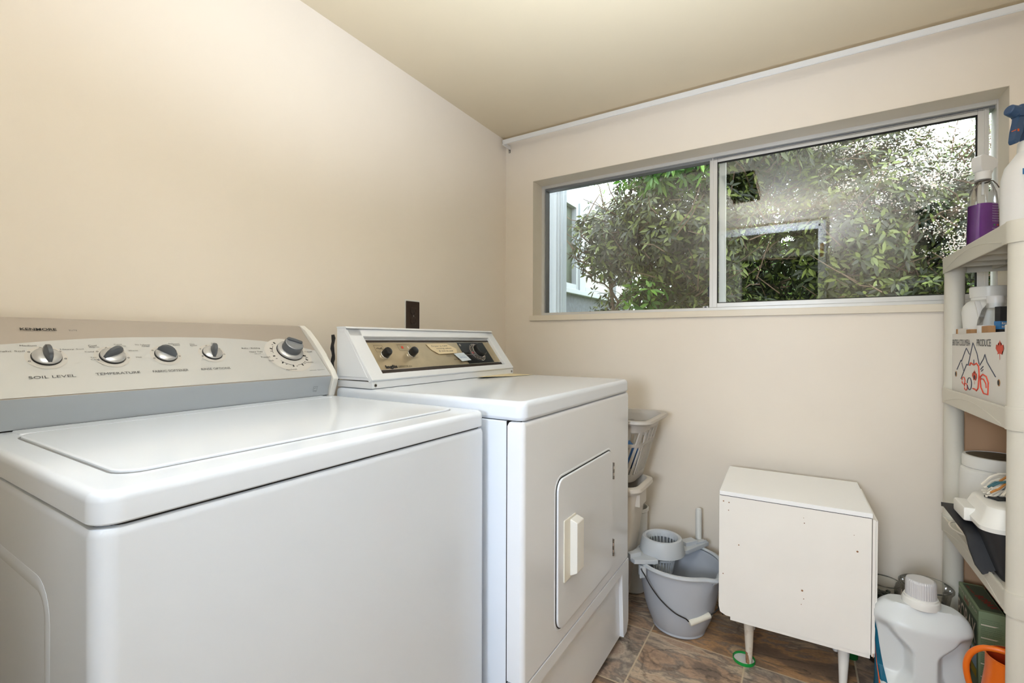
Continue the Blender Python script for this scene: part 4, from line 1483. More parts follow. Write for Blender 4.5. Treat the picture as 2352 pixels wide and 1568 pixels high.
for i, m in enumerate((GREENL, REDINK, ORANGEL)):
    b.box(m, -.0018, .0018, -.0002, .0003, -.0018, .0018, mtx=Matrix.Translation(q0 + fr * (.006 + .011 * i) - bk * .0006 + Vector((0, 0, .086))) @ Matrix.Rotation(math.atan2(fr.y, fr.x), 4, 'Z'))
b.build('label', sp, smooth=False, keepn=True)
b = MB(); b.cyl(MILKY, c + Vector((0, 0, .18)), c + Vector((0, 0, .24)), .003); b.build('dip_tube', sp)
b = MB()
b.tube(NICKEL, [c + fr * x + bk * -.012 + Vector((0, 0, z)) for x, z in ((-.040, .192), (-.028, .207), (-.016, .217), (0, .221), (.018, .219), (.030, .210), (.038, .200))], .0016, seg=6)
b.lathe(NICKEL, [(.0150, .216), (.0165, .218), (.0150, .220)], c=c, seg=36)
b.build('metal_collar', sp)
b = MB()
b.lathe(MILKY, [(.0155, .222), (.0185, .224), (.0180, .246), (.0150, .250)], c=c, seg=36, cap0=True, cap1=True)
hm = frame_m(c, fr, (0, 0, 1))
b.prism(MILKY, [(-.018, .246), (.018, .246), (.024, .262), (.036, .276), (.034, .282), (.010, .292), (-.012, .296), (-.024, .290), (-.024, .262)], -.014, .014, axis='z', mtx=hm, bev=.004)
b.prism(MILKY, [(.018, .268), (.030, .272), (.026, .250), (.020, .232), (.016, .234)], -.006, .006, axis='z', mtx=hm, bev=.002)
b.build('trigger_head', sp)
# carton behind
b = MB(); b.box(mat('beige_carton', (196, 178, 154), .6), .488, .560, 1.925, 1.968, T1, T1 + .200, bev=.001)
ct = b.build('carton')
tag(ct, 'beige carton with a pale top band standing behind the purple spray bottle', 'carton')
b = MB(); b.box(MILKY, .4875, .5605, 1.9245, 1.9685, T1 + .142, T1 + .203, bev=.002); b.build('pale_band', ct)
# blue trigger bottle
sb = thing('spray_bottle', 'white spray bottle with dark blue trigger at the right end of the top shelf', 'spray bottle', (.478, 1.640, T1))
c = Vector((.478, 1.640, T1)); fr = Vector((.85, .52, 0)); bk = Vector((-.52, .85, 0))
b = MB()
L2 = lambda z, a, d_: ov(z, a, d_, cc=c)
b.loops(MILKY, [L2(0, .048, .034), L2(.004, .053, .038), L2(.10, .053, .038), L2(.150, .052, .037), L2(.180, .044, .033), L2(.205, .024, .024), L2(.220, .0165, .0165), L2(.236, .016, .016)])
b.build('body', sb)
b = MB()
q0 = c - fr * .052 - bk * .0395
b.box(BLUEI, .006, .022, -.0004, .0004, .150, .164, mtx=Matrix.Translation(q0 + bk * .010) @ Matrix.Rotation(math.atan2(fr.y, fr.x), 4, 'Z'))
b.text(BLUEI, 'VAPORISATEUR', q0 + fr * -.000 + bk * .002 + Vector((0, 0, .122)), fr, (0, 0, 1), .070, .014, .02)
b.text(NAVY, 'tout usage professionnel', q0 + fr * .004 + bk * .002 + Vector((0, 0, .112)), fr, (0, 0, 1), .050, .004)
for i in range(5):
    b.text(NAVY, ['Mode d emploi', 'Directions for', 'Precaution: voir', 'Net 946 mL', '0 26 45 78'][i], q0 + fr * .006 + bk * .001 + Vector((0, 0, .080 - i * .014)), fr, (0, 0, 1), .030, .0042)
b.build('label', sb, smooth=False, keepn=True)
b = MB()
hm = frame_m(c, fr, (0, 0, 1))
b.lathe(WHITEP, [(.0175, .214), (.020, .218), (.019, .238), (.016, .242)], c=c, seg=32, cap0=True, cap1=True)
b.build('neck_ring', sb)
b = MB()
b.cyl(BLUEP, hm @ Vector((-.050, .318, 0)), hm @ Vector((-.030, .312, 0)), .0125, .0145, seg=28, bev=.002)
b.prism(BLUEP, [(-.034, .298), (.040, .300), (.060, .316), (.058, .328), (.020, .334), (-.030, .328)], -.012, .012, axis='z', mtx=hm, bev=.004)
b.prism(BLUEP, [(-.014, .300), (.016, .300), (.018, .238), (-.012, .238)], -.011, .011, axis='z', mtx=hm, bev=.003)
b.prism(BLUEP, [(-.034, .302), (-.016, .302), (-.022, .262), (-.030, .236), (-.040, .232), (-.044, .240), (-.036, .264)], -.008, .008, axis='z', mtx=hm, bev=.003)
b.prism(ORANGEL, [(-.036, .268), (-.032, .268), (-.032, .262), (-.036, .262)], -.0088, .0088, axis='z', mtx=hm)
b.build('trigger_head', sb)

# ------------------------------------------------------------------ second shelf: produce box and its contents
T2 = TZ[2] - .009
pb = thing('produce_box', 'open white cardboard fruit box with red maple leaf print on the middle shelf', 'cardboard box', (.55, 1.69, T2))
bx0, bx1, by0, by1, bz1 = .4000, .700, 1.462, 1.925, 1.068
b = MB()
b.box(CARD, bx0, bx0 + .006, by0, by1, T2, bz1); b.box(CARD, bx1 - .006, bx1, by0, by1, T2, bz1)
b.box(CARD, bx0 + .006, bx1 - .006, by0, by0 + .006, T2, bz1); b.box(CARD, bx0 + .006, bx1 - .006, by1 - .006, by1, T2, bz1)
b.box(CARDB, bx0 + .006, bx1 - .006, by0 + .006, by1 - .006, T2, T2 + .005)
b.box(CARDB, bx0 + .0061, bx0 + .009, by0 + .008, by1 - .008, T2, bz1 - .002)
b.box(CARD, bx0, bx0 + .006, by0, by0 + .035, bz1, bz1 + .016)
b.build('carton_body', pb, smooth=False)
for (ya, yb_, za) in ((1.785, 1.822, 1.080), (1.640, 1.690, 1.086), (1.912, 1.925, 1.083)):
    b = MB(); b.box(CARDB, bx0 + .008, bx0 + .022, ya, yb_, 1.052, za, bev=.001); b.build('flap', pb)
b = MB(); b.box(CARD, bx0 + .010, bx0 + .013, 1.83, 1.912, 1.05, 1.084); b.build('flap', pb)
b = MB()
X = bx0 - .0006
P3 = lambda pts: [(X, y, z) for y, z in pts]
ink = lambda m, pts, r: b.tube(m, P3(pts), r, seg=5)
b.text(PRINTD, 'BRITISH COLUMBIA', (X, 1.918, 1.0335), (0, -1, 0), (0, 0, 1), .170, .018); b.text(PRINTD, 'PRODUCE', (X, 1.691, 1.0335), (0, -1, 0), (0, 0, 1), .105, .018)
ink(NAVY, [(1.8707, .9627), (1.8312, .9917), (1.8268, .9881), (1.7813, 1.0271), (1.7531, 1.0103)], .0010)
ink(NAVY, [(1.8303, .9378), (1.7765, .9825), (1.7644, .9793), (1.7228, 1.0422), (1.6893, 1.0142), (1.6711, .9869)], .0010)
ink(NAVY, [(1.6675, .9835), (1.6371, 1.0018), (1.6273, 1.0133), (1.6107, .9938), (1.5517, .9611)], .0011)
ink(NAVY, [(1.6604, .9735), (1.6401, .9825)], .0010); ink(NAVY, [(1.6535, .9693), (1.64, .9746)], .0010); ink(NAVY, [(1.825, .985), (1.806, .962)], .0006)
ink(REDINK, [(1.7487, .98), (1.741, .9876), (1.7144, .9827), (1.6925, .9883), (1.6745, .9809), (1.6697, .9592), (1.6772, .9239), (1.6913, .9157), (1.706, .9191), (1.7209, .919)], .0018)
ink(NAVY, [(1.7146, .9969), (1.7144, .9851)], .0010)
ink(REDINK, [(1.6601, .9552), (1.6432, .962), (1.6166, .958), (1.6004, .9437), (1.6031, .9138), (1.6357, .914), (1.6563, .928), (1.66, .9438), (1.6601, .9552)], .0017)
ink(REDINK, [(1.6601, .9495), (1.6363, .95), (1.6196, .94), (1.6162, .9292)], .0014)
for (cy_, cz_, ry, rz, m) in ((1.806, .9344, .0145, .0102, REDINK), (1.7836, .9186, .0135, .0095, REDINK), (1.7518, .9298, .0190, .0165, NAVY)):
    ink(m, [(cy_ + ry * math.cos(R(t)), cz_ + rz * math.sin(R(t))) for t in range(0, 345, 20)], .0012)
half = [(0, 1), (.14, .70), (.30, .80), (.22, .36), (.46, .62), (.50, .47), (.86, .52), (.74, .26), (.98, .12), (.48, -.26), (.56, -.46), (.06, -.36), (.05, -.95)]
leafp = half + [(-a, c_) for a, c_ in half[::-1] if a]


def maple(cy_, cz_, w, h, m):
    tb = bmesh.new()
    vs = [tb.verts.new((X + .0002, cy_ - a * w, cz_ + c_ * h)) for a, c_ in leafp]
    f = tb.faces.new(vs)
    bmesh.ops.triangulate(tb, faces=[f])
    b._merge(tb, m)


maple(1.5266, 1.0261, .0275, .0240, REDINK); maple(1.7102, .9508, .0215, .0205, REDINK)
b.cyl(PRINTD, (X + .0001, 1.7102, .9500), (X - .0004, 1.7102, .9500), .006, seg=10)
for cy_, cz_ in ((1.8815, .9489), (1.5312, .9489)):
    b.cyl(CARDB, (X + .0004, cy_, cz_), (X - .0003, cy_, cz_), .0082, seg=20)
    b.cyl(GAP, (X, cy_ + .001, cz_), (X - .0006, cy_ + .001, cz_), .0062, seg=20)
b.build('printed_picture', pb, smooth=False, keepn=True)

wj = thing('white_jug', 'round-shouldered white plastic jug standing inside the fruit box', 'jug', (.463, 1.860, T2 + .006))
cj = (.463, 1.860, T2 + .006)
b = MB(); b.lathe(WHITEP, [(.044, 0), (.047, .004), (.049, .14), (.0545, .21), (.0560, .232), (.0535, .248), (.044, .261), (.0365, .266)], c=cj, seg=48, cap0=True, cap1=True); b.build('body', wj)
b = MB(); b.lathe(WHITEP, [(.0365, .264), (.0365, .272), (.0385, .274), (.0385, .282), (.0395, .284), (.0400, .302), (.0380, .304)], c=cj, seg=48, cap1=True); b.build('cap', wj)
cb = thing('clear_bottle', 'clear plastic pump bottle with white cap inside the fruit box', 'bottle', (.446, 1.735, T2 + .006))
cj = (.446, 1.735, T2 + .006)
b = MB(); b.lathe(MILKY, [(.032, 0), (.035, .004), (.0355, .19)], c=cj, seg=40, cap0=True, cap1=True); b.build('lower_body', cb)
b = MB(); b.lathe(CLEAR, [(.0358, .19), (.034, .205), (.026, .232), (.018, .245), (.017, .25)], c=cj, seg=40); b.build('clear_shoulder', cb)
b = MB(); b.lathe(MILKY, [(.017, .236), (.0175, .262), (.0165, .268)], c=cj, seg=32, cap0=True, cap1=True); b.build('cap', cb)
b = MB(); b.box(MILKY, -.006, .006, -.0030, .0030, -.03, .03, bev=.002, mtx=Matrix.Translation((.424, 1.775, 1.135)) @ Matrix.Rotation(R(-40), 4, 'X')); b.build('spout', cb)
b = MB(); b.box(BLACKM, -.032, .032, -.008, .008, 0, .235, bev=.001, mtx=Matrix.Translation((.456, 1.662, T2 + .006)) @ Matrix.Rotation(R(25), 4, 'Z'))
pk = b.build('black_packet')
tag(pk, 'black and blue packet standing at the near end of the fruit box', 'packet')
b = MB()
mk = Matrix.Translation((.456, 1.662, T2 + .006)) @ Matrix.Rotation(R(25), 4, 'Z')
b.box(BLUEI, -.0325, .0325, -.0085, .0085, .178, .198, mtx=mk)
b.text(OFFW, 'EAU MARINE', mk @ Vector((-.029, -.0086, .190)), mk.to_3x3() @ Vector((1, 0, 0)), (0, 0, 1), .050, .005, .02)
b.text(OFFW, 'ECONOMIQUE', mk @ Vector((-.029, -.0086, .181)), mk.to_3x3() @ Vector((1, 0, 0)), (0, 0, 1), .054, .005, .02)
b.build('label', pk, smooth=False, keepn=True)

# ------------------------------------------------------------------ third shelf
T3 = TZ[1] - .009
wjr = thing('plastic_jar', 'large white plastic jar with dark printed lid on the third shelf', 'jar', (.495, 1.893, T3))
cj = (.495, 1.893, T3)
b = MB(); b.lathe(WHITEP, [(.078, 0), (.083, .004), (.084, .165), (.081, .178), (.074, .184), (.070, .186)], c=cj, seg=56, cap0=True, cap1=True); b.build('body', wjr)
b = MB(); b.lathe(WHITEP, [(.0735, .184), (.078, .186), (.0785, .214), (.076, .219), (.070, .220), (.0695, .2175)], c=cj, seg=56, cap1=True); b.build('lid', wjr)
b = MB(); b.lathe(mat('dark_olive_lid_print', (84, 80, 66), .5, var=.4, vscale=60), [(.0690, .2172), (.0690, .2186)], c=cj, seg=48, cap0=True, cap1=True); b.build('lid_label', wjr)

tub = thing('black_tub', 'black plastic tub with a white lid and black carrying handle on the third shelf', 'tub', (.52, 1.55, T3))
b = MB()
tr = lambda z, x0, x1, y0_, y1_, r_=.03: rr_ring(x0, x1, y0_, y1_, r_, z, seg=6)
b.loops(BLACKM, [tr(T3, .402, .640, 1.490, 1.610), tr(T3 + .004, .399, .643, 1.487, 1.613), tr(T3 + .060, .382, .650, 1.483, 1.640), tr(T3 + .118, .366, .660, 1.478, 1.662), tr(T3 + .122, .362, .664, 1.474, 1.666)])
b.build('body', tub)
b = MB()
b.loops(WHITEP, [tr(T3 + .118, .358, .668, 1.470, 1.670), tr(T3 + .128, .357, .669, 1.469, 1.671), tr(T3 + .140, .366, .66, 1.478, 1.662), tr(T3 + .168, .376, .65, 1.490, 1.650), tr(T3 + .174, .388, .64, 1.500, 1.640)])
b.box(WHITEP, .346, .372, 1.560, 1.650, T3 + .112, T3 + .146, bev=.005)
b.build('lid', tub)
b = MB()
def strap(pts, wv, th):
    rings = []
    for i, p in enumerate(pts):
        p = Vector(p); t = (Vector(pts[min(i + 1, len(pts) - 1)]) - Vector(pts[max(i - 1, 0)])).normalized()
        w_ = Vector(wv); n_ = t.cross(w_).normalized() * th; w_ = (w_ - t * w_.dot(t)).normalized() * Vector(wv).length
        rings.append([p - w_ - n_, p + w_ - n_, p + w_ + n_, p - w_ + n_])
    b.loops(BLACKM, rings)
strap_pts = ([(.348, 1.700, .602), (.350, 1.685, .606), (.353, 1.640, .600), (.358, 1.590, .590), (.362, 1.566, .583), (.366, 1.556, .572), (.370, 1.548, .545), (.378, 1.540, .515), (.388, 1.535, .500)])
strap(strap_pts, (.0165, 0, 0), .0055)
b.build('handle', tub)
# string mop head
b = MB()
rnd = random.Random(11)
for i in range(70):
    m = MOPC if i % 4 else (MOPO if i % 8 else MOPT)
    x, y, z = .455 + rnd.uniform(-.018, .035), 1.590 + rnd.uniform(-.022, .030), T3 + .178 + (i / 70.) * .060 + .004
    pts = []
    dx_, dy_ = -rnd.uniform(.012, .020), -rnd.uniform(-.004, .010)
    for k in range(6):
        pts.append((x + dx_ * (k - 1.5) * .8, y + dy_ * k * .6 + .002 * math.sin(k * 2 + i), max(T3 + .178, z + .006 * math.sin(k * 1.4 + i * .7) - .0016 * k * k * (.4 + .6 * (i / 70.)))))
    b.tube(m, pts, .0026, seg=6)
tag(b.build('cotton_mop', keepn=False), 'cream, ochre and teal cotton string mop head on the white tub lid', 'mop head')
b = MB(); b.box(BLACKM, -.022, .022, -.016, .016, 0, .005, bev=.001, mtx=Matrix.Translation((.412, 1.570, T3 + .1745)) @ Matrix.Rotation(R(35), 4, 'Z'))
tag(b.build('black_card_case'), 'small flat black case lying on the white tub lid beside the mop strings', 'case')
b = MB(); b.loops(PAPERB, [[(.420, 1.528, T3 + .176), (.452, 1.530, T3 + .176), (.455, 1.556, T3 + .181), (.428, 1.560, T3 + .182)], [(.420, 1.528, T3 + .1768), (.452, 1.530, T3 + .1768), (.455, 1.556, T3 + .1818), (.428, 1.560, T3 + .1828)]])
tag(b.build('blue_tissue'), 'pale blue tissue tucked beside the black case on the tub lid', 'tissue')
b = MB()
lp = []
for k in range(44):
    t = k / 43 * 2 * PI * 2.3
    lp.append((.412 + .034 * math.cos(t) + .010 * math.sin(t * .4), 1.790 + .085 * math.sin(t) - .010 * math.cos(t * .37), T3 + .005 + .010 * (1 + math.sin(t * .5 + 1)) + .0004 * k))
b.tube(WIREW, lp, .0026, seg=8)
tag(b.build('cream_cable'), 'coiled thin cream cable at the far left of the third shelf', 'cable')
b = MB(); b.loops(PAPER, [[(.392, 1.690, T3 + .003), (.425, 1.700, T3 + .003), (.412, 1.738, T3 + .026), (.398, 1.732, T3 + .02)], [(.392, 1.690, T3 + .004), (.425, 1.700, T3 + .004), (.412, 1.738, T3 + .027), (.398, 1.732, T3 + .021)]])
b.mats[0] = CARD
tag(b.build('paper_scrap'), 'folded scrap of white paper on the third shelf under the black handle', 'paper')

# ------------------------------------------------------------------ bottom shelf
T4 = TZ[0] - .009
bb = thing('borax_box', 'sage green box of borax powder on the bottom shelf', 'powder box', (.444, 1.832, T4))
mB = Matrix.Identity(4)
x0_, x1_, y0_, y1_, h_ = .416, .470, 1.737, 1.922, .226
b = MB(); b.box(BORAX, x0_, x1_, y0_, y1_, T4, T4 + h_, bev=.002); b.build('carton_body', bb)
b = MB()
XF = x0_ - .0005
ybox = lambda m, ya, yb_, za, zb: b.poly(m, [(XF, ya, za), (XF, yb_, za), (XF, yb_, zb), (XF, ya, zb)])
ybox(BORAXD, y0_ + .010, y1_ - .002, T4 + .118, T4 + .192)
ybox(BROWNP, y0_ + .062, y1_ - .002, T4 + .008, T4 + .112); ybox(PALEBL, y0_ + .012, y0_ + .060, T4 + .062, T4 + .110); ybox(YELLOWC, y0_ + .012, y0_ + .060, T4 + .036, T4 + .058)
X2 = XF - .0004
b.text(DKBROWN, 'BORAX', (X2, y1_ - .004, T4 + .124), (0, -1, 0), (0, 0, 1), .168, .062, .05)
b.text(OFFW, 'BORAX', (X2 - .0003, y1_ - .006, T4 + .127), (0, -1, 0), (0, 0, 1), .162, .056, .0)
b.text(REDC, '20 MULE', (X2, y1_ - .060, T4 + .198), (0, -1, 0), (0, 0, 1), .045, .012, .03)
b.text(OFFW, 'M U L E  T E A M', (X2, y1_ - .010, T4 + .212), (0, -1, 0), (0, 0, 1), .165, .007)
YF = y0_ - .0005
zz = T4 + .205
rnd = random.Random(2)
i = 0
while zz > T4 + .012:
    if i % 7 == 3:
        b.poly(OFFW, [(x0_ + .005, YF - .0001, zz), (x0_ + rnd.uniform(.028, .046), YF - .0001, zz), (x0_ + .040, YF - .0001, zz + .0028), (x0_ + .005, YF - .0001, zz + .0028)])
    else:
        b.text(BORAXD, rnd.choice(['natural laundry booster', 'adds cleaning power', 'directions for use keep dry', 'freshens and deodorizes']), (x0_ + .005, YF, zz), (1, 0, 0), (0, 0, 1), rnd.uniform(.036, .045), .0026)
    zz -= .0050
    i += 1
ZT = T4 + h_ + .0004
b.poly(BORAXD, [(x0_ + .006, y0_ + .012, ZT), (x1_ - .003, y0_ + .012, ZT), (x1_ - .003, y1_ - .012, ZT), (x0_ + .006, y1_ - .012, ZT)])
b.text(REDC, 'BORAX', (x0_ + .014, y0_ + .100, ZT + .0004), (.25, -1, 0), (1, .25, 0), .075, .020, .01)
b.text(REDC, 'the wash', (x0_ + .010, y1_ - .025, ZT + .0004), (.1, -1, 0), (1, .1, 0), .050, .006, .01)
b.build('printed_label', bb, smooth=False, keepn=True)
b = MB(); b.box(GREENBX, .476, .560, 1.738, 1.925, T4, T4 + .235, bev=.002)
g2 = b.build('powder_box')
tag(g2, 'dark green box with red top and yellow band beside the borax box', 'powder box')
b = MB(); b.box(YELLOWC, .4755, .5605, 1.7375, 1.9255, T4 + .060, T4 + .115); b.box(WHITEP, .4754, .5606, 1.7374, 1.9256, T4 + .115, T4 + .122); b.box(REDC, .4755, .5605, 1.7375, 1.9255, T4 + .222, T4 + .2365)
for k in range(7):
    b.box(PRINTD, .4752, .5, 1.7370, 1.7376, T4 + .063 + k * .007, T4 + .065 + k * .007)
b.build('printed_label', g2, smooth=False)

wcan = thing('watering_can', 'small orange plastic watering can with round handle on the bottom shelf', 'watering can', (.432, 1.535, T4))
cj = (.432, 1.535, T4)
b = MB(); b.lathe(ORANGEP, [(.058, 0), (.062, .004), (.064, .06), (.058, .13), (.052, .180), (.0515, .212), (.053, .216), (.050, .217)], c=cj, seg=48, cap0=True)
b.lathe(ORANGED, [(.050, .217), (.0485, .212), (.048, .18), (.052, .10), (.052, .02)], c=cj, seg=48, cap1=True); b.build('body', wcan)
b = MB()
b.tube(ORANGEP, smooth_pts([(.470, 1.500, .312), (.440, 1.498, .328), (.405, 1.500, .336), (.372, 1.508, .330), (.352, 1.514, .310), (.343, 1.517, .280), (.345, 1.519, .248), (.354, 1.521, .215), (.368, 1.524, .185), (.380, 1.527, .165)]), .0062, seg=14)
b.build('handle', wcan)
b = MB()
b.lathe(GREENBX, [(.0645, .060), (.0610, .105), (.0585, .130)], c=(cj[0] - .0005, cj[1] - .0012, cj[2]), seg=48); b.build('green_band', wcan)

# ================================================================== OUTSIDE
b = MB(); b.box(GRASS, -9, 9, YW + .16, 16, -.3, -.12)
g = b.build('ground'); g['kind'] = 'structure'
HFRAME = mat('weathered_white_house_trim', (142, 148, 152), .5)
# wing of the house seen on the left
hw_ = thing('house_wing', 'grey stucco house wing with white framed windows seen outside at the left', 'building', (-1.9, 4.6, -.12))
b = MB(); b.box(STUCCO, -2.1, -1.9, 2.20, 6.2, -.12, 1.50); b.build('stucco_wall', hw_)
b = MB(); b.box(HFRAME, -2.1, -1.90, 2.20, 6.2, 2.42, 2.66); b.build('wall_head', hw_)
b = MB(); b.box(HFRAME, -1.93, -1.855, 2.20, 6.2, 1.50, 1.545, bev=.004); b.build('window_sill', hw_)
for y0_, y1_, m in ((2.30, 3.15, DARKGL), (3.30, 4.28, DARKGL), (4.52, 6.1, SHEERM)):
    b = MB()
    b.box(HFRAME, -1.95, -1.885, y0_ - .06, y0_, 1.545, 2.42, bev=.003); b.box(HFRAME, -1.95, -1.885, y1_, y1_ + .06, 1.545, 2.42, bev=.003)
    b.box(HFRAME, -1.95, -1.885, y0_, y1_, 1.545, 1.60, bev=.003); b.box(HFRAME, -1.95, -1.885, y0_, y1_, 2.36, 2.42, bev=.003)
    b.box(HFRAME, -1.95, -1.895, (y0_ + y1_) / 2 + .18, (y0_ + y1_) / 2 + .21, 1.6, 2.36)
    f = b.build('window_frame', hw_)
    b = MB(); b.box(m, -1.945, -1.935, y0_, y1_, 1.60, 2.36); b.build('pane', f)
b = MB(); b.box(HFRAME, -2.05, -1.87, 4.34, 4.46, 1.545, 2.42, bev=.003); b.build('corner_post', hw_)
# ribbed white metal post close to the window
b = MB()
prf = []
pcx, pcy = -1.232, 2.50
for k in range(64):
    t = 2 * PI * k / 64
    r_ = .052 + (.0035 if (k // 2) % 2 else 0)
    prf.append((pcx + r_ * math.copysign(abs(math.cos(t)) ** .55, math.cos(t)), pcy + r_ * math.copysign(abs(math.sin(t)) ** .55, math.sin(t))))
b.prism(PIPEW, prf, -.12, 2.9, axis='z')
tag(b.build('ribbed_post'), 'ribbed white metal post outside the left end of the window', 'post')



def leaves(rng, centers, m, length=(.08, .12), width=.30, count=(6, 9), droop=.2, up=None):
    verts, faces = [], []
    for c, ax in centers:
        c = Vector(c); ax = Vector(ax).normalized()
        o1 = ax.orthogonal().normalized(); o2 = ax.cross(o1)
        n_ = rng.randint(*count)
        a0 = rng.uniform(0, 6.28)
        for k in range(n_):
            a = a0 + 2 * PI * k / n_ + rng.uniform(-.3, .3)
            el = rng.uniform(-.25, .65)
            d = (o1 * math.cos(a) + o2 * math.sin(a)) * math.cos(el) + ax * math.sin(el)
            L_ = rng.uniform(*length); w_ = L_ * width * rng.uniform(.8, 1.15) * .5
            side = d.cross(ax)
            if side.length < 1e-3:
                continue
            side.normalize()
            nrm = side.cross(d)
            dr_ = Vector((0, 0, -droop * L_))
            i0 = len(verts)
            p0 = c + d * .01
            p1 = c + d * L_ * .45 + nrm * -.02 * L_ + dr_ * .25
            p2 = c + d * L_ + dr_
            q = nrm * (w_ * .35)
            verts.extend([p0, p1 + side * w_ + q, p1, p1 - side * w_ + q, p2, c + d * L_ * .78 + side * w_ * .66 + dr_ * .62 + q * .6, c + d * L_ * .78 - side * w_ * .66 + dr_ * .62 + q * .6, c + d * L_ * .78 + dr_ * .62])
            faces.extend([(i0, i0 + 1, i0 + 2), (i0, i0 + 2, i0 + 3), (i0 + 1, i0 + 5, i0 + 7, i0 + 2), (i0 + 3, i0 + 2, i0 + 7, i0 + 6), (i0 + 5, i0 + 4, i0 + 7), (i0 + 6, i0 + 7, i0 + 4)])
    return verts, faces


def mesh_child(name, verts, faces, m, parent):
    me = bpy.data.meshes.new(name)
    off = parent.location
    me.from_pydata([Vector(v) - off for v in verts], [], faces)
    me.materials.append(m)
    me.polygons.foreach_set('use_smooth', [True] * len(me.polygons))
    o = bpy.data.objects.new(name, me)
    COL.objects.link(o); o.parent = parent
    return o


def branches(mb, rng, base, top, r0, n_side, spread, m, tips, depth=2, seg=7):
    base, top = Vector(base), Vector(top)
    pts = []
    for k in range(7):
        t = k / 6
        p = base.lerp(top, t) + Vector((rng.uniform(-1, 1), rng.uniform(-1, 1), 0)) * .05 * math.sin(PI * t) * (1 + spread)
        pts.append(p)
    mb.tube(m, pts, [r0 * (1 - .7 * k / 6) for k in range(7)], seg=seg)
    tips.append((pts[-1], top - base))
    if depth <= 0:
        return
    for i in range(n_side):
        k = rng.randint(1, 5)
        d = Vector((rng.uniform(-1, 1), rng.uniform(-1, 1), rng.uniform(.1, 1.0))).normalized()
        L_ = spread * rng.uniform(.5, 1.1)
        branches(mb, rng, pts[k], pts[k] + d * L_, r0 * .45, max(2, n_side - 2), spread * .62, m, tips, depth - 1, 5)


def ell_points(rng, c, rad, n, shell=.5):
    out = []
    while len(out) < n:
        v = Vector((rng.uniform(-1, 1), rng.uniform(-1, 1), rng.uniform(-1, 1)))
        l = v.length
        if shell < l < 1:
            out.append((Vector(c) + Vector((v.x * rad[0], v.y * rad[1], v.z * rad[2])), v + Vector((0, 0, .3))))
    return out


def shrub(name, label, cat, seed, stems, blobs, m, group=None, length=(.042, .074), width=.30, bloom=None, nsd=7, fresh=None):
    rng = random.Random(seed)
    root = thing(name, label, cat, (stems[0][0][0], stems[0][0][1], -.12), group=group)
    mb = MB(); tips = []
    for s0, s1, r_ in stems:
        branches(mb, rng, s0, s1, r_, nsd, .55, BARK, tips, 3)
    for c, rad, n_, sh in blobs:
        for p, ax in ell_points(rng, c, rad, n_ // 5, .1):
            d = Vector((rng.uniform(-1, 1), rng.uniform(-1, 1), rng.uniform(-.2, 1))).normalized() * rng.uniform(.12, .34)
            mb.tube(BARK, [p, p + d * .5 + Vector((rng.uniform(-.02, .02), 0, rng.uniform(-.02, .02))), p + d], [.0045, .0035, .0015], seg=4)
    mb.build('branches', root, smooth=True)
    cen = list(tips)
    for c, rad, n_, sh in blobs:
        cen += ell_points(rng, c, rad, n_, sh)
    v, f = leaves(rng, cen, m, length, width)
    mesh_child('foliage', v, f, m, root)
    if fresh:
        v, f = leaves(rng, [q for c, rad, n_, sh in fresh for q in ell_points(rng, c, rad, n_, sh)], LEAFG, (.06, .10), .28)
        mesh_child('fresh_foliage', v, f, LEAFG, root)
    if bloom:
        vv, ff = [], []
        for c, rad, n_, sh in bloom:
            for p, ax in ell_points(rng, c, rad, n_, sh):
                for q in range(40):
                    o_ = p + Vector((rng.gauss(0, .026), rng.gauss(0, .026), rng.gauss(0, .02)))
                    s_ = rng.uniform(.003, .0055)
                    a_ = Vector((rng.uniform(-1, 1), rng.uniform(-1, 1), rng.uniform(-1, 1))).normalized()
                    e1 = a_.orthogonal().normalized() * s_; e2 = a_.cross(e1)
                    i0 = len(vv)
                    vv += [o_ + e1, o_ + e2, o_ - e1, o_ - e2, o_ + a_ * s_ * .8]
                    ff += [(i0, i0 + 1, i0 + 4), (i0 + 1, i0 + 2, i0 + 4), (i0 + 2, i0 + 3, i0 + 4), (i0 + 3, i0, i0 + 4)]
        mesh_child('blossom', vv, ff, BLOOM, root)
    return root


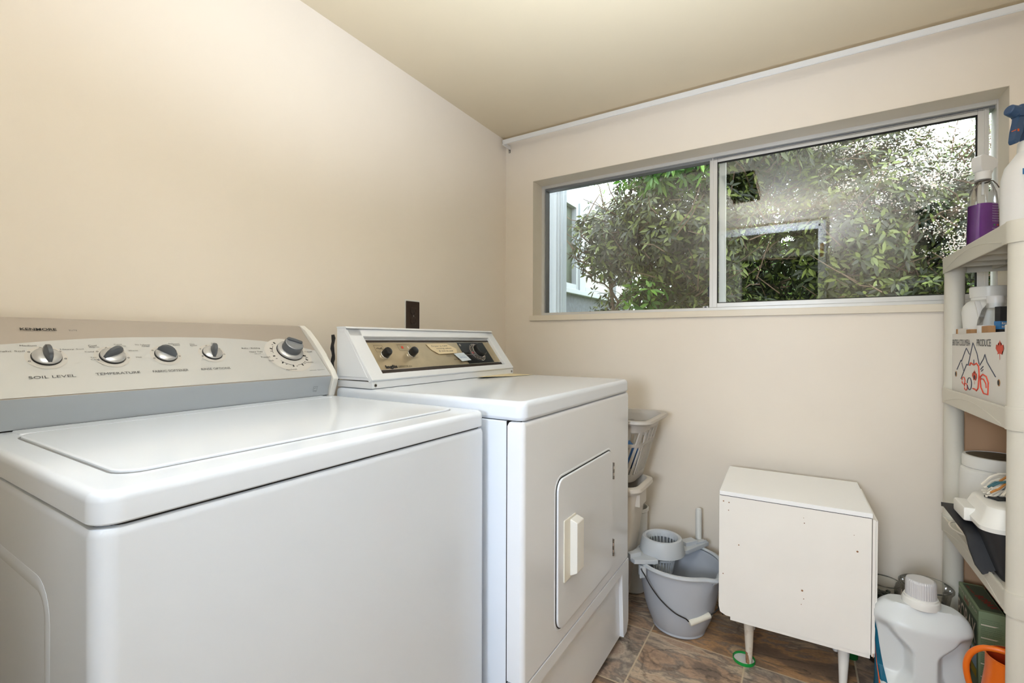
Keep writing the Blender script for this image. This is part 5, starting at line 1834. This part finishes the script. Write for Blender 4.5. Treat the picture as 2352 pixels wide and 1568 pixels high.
shrub('leafy_shrub', 'dark leafy evergreen shrub outside, filling the left window pane', 'shrub', 4,
      [((-1.15, 3.35, -.12), (-1.20, 3.30, 1.9), .030), ((-.95, 3.15, -.12), (-.85, 3.10, 2.0), .026), ((-.5, 3.3, -.12), (-.55, 3.2, 2.1), .028)],
      [((-1.12, 3.15, 1.74), (.28, .30, .28), 270, .3), ((-.62, 3.10, 1.78), (.48, .45, .62), 1500, .2), ((-.46, 3.3, 1.15), (.46, .5, .42), 600, .2), ((-.35, 3.0, 2.2), (.5, .4, .3), 560, .3)],
      LEAF1, fresh=[((-.62, 2.75, 2.02), (.30, .15, .10), 60, .1), ((-.80, 2.9, 1.30), (.14, .2, .14), 30, .1)])
shrub('flowering_shrub', 'large shrub with clusters of small white blossoms behind the right window pane', 'shrub', 9,
      [((.35, 3.75, -.12), (.30, 3.6, 2.2), .035), ((.1, 3.6, -.12), (.10, 3.6, 2.0), .028), ((.8, 3.7, -.12), (.8, 3.6, 2.0), .028)],
      [((.25, 3.45, 1.70), (.60, .45, .75), 1700, .2), ((.85, 3.45, 1.55), (.42, .45, .62), 900, .2), ((.02, 3.5, 2.3), (.5, .40, .35), 560, .3), ((.5, 3.4, 1.2), (.8, .4, .3), 560, .3)],
      LEAF1, bloom=[((.42, 3.12, 2.02), (.46, .30, .26), 85, .4), ((.72, 3.12, 1.78), (.26, .3, .40), 85, .4)])
shrub('hedge_shrub', 'bright green hedge shrub glimpsed through gaps behind the other two shrubs', 'shrub', 21,
      [((-.4, 5.0, -.12), (-.4, 5.0, 2.2), .05), ((.9, 5.1, -.12), (.9, 5.1, 2.0), .05)],
      [((-.30, 5.0, 1.55), (1.15, .5, .95), 900, .1), ((.85, 5.1, 1.30), (1.1, .5, .85), 760, .1)],
      LEAF2, length=(.08, .12))
shrub('pale_tree', 'pale feathery tree against the sky beyond the left house wing', 'tree', 33,
      [((-3.6, 8.2, -.12), (-3.5, 8.2, 3.2), .09)], [((-3.4, 8.0, 2.7), (1.4, 1.0, 1.5), 1100, .1)], LEAF3, length=(.10, .16), width=.22, nsd=4)
shrub('pale_tree', 'pale feathery tree against the sky behind the flowering shrub at the right', 'tree', 34,
      [((2.2, 7.6, -.12), (2.2, 7.6, 3.4), .09)], [((2.0, 7.6, 2.4), (1.2, 1.0, 1.6), 1100, .1)], LEAF3, length=(.10, .16), width=.22, nsd=4)
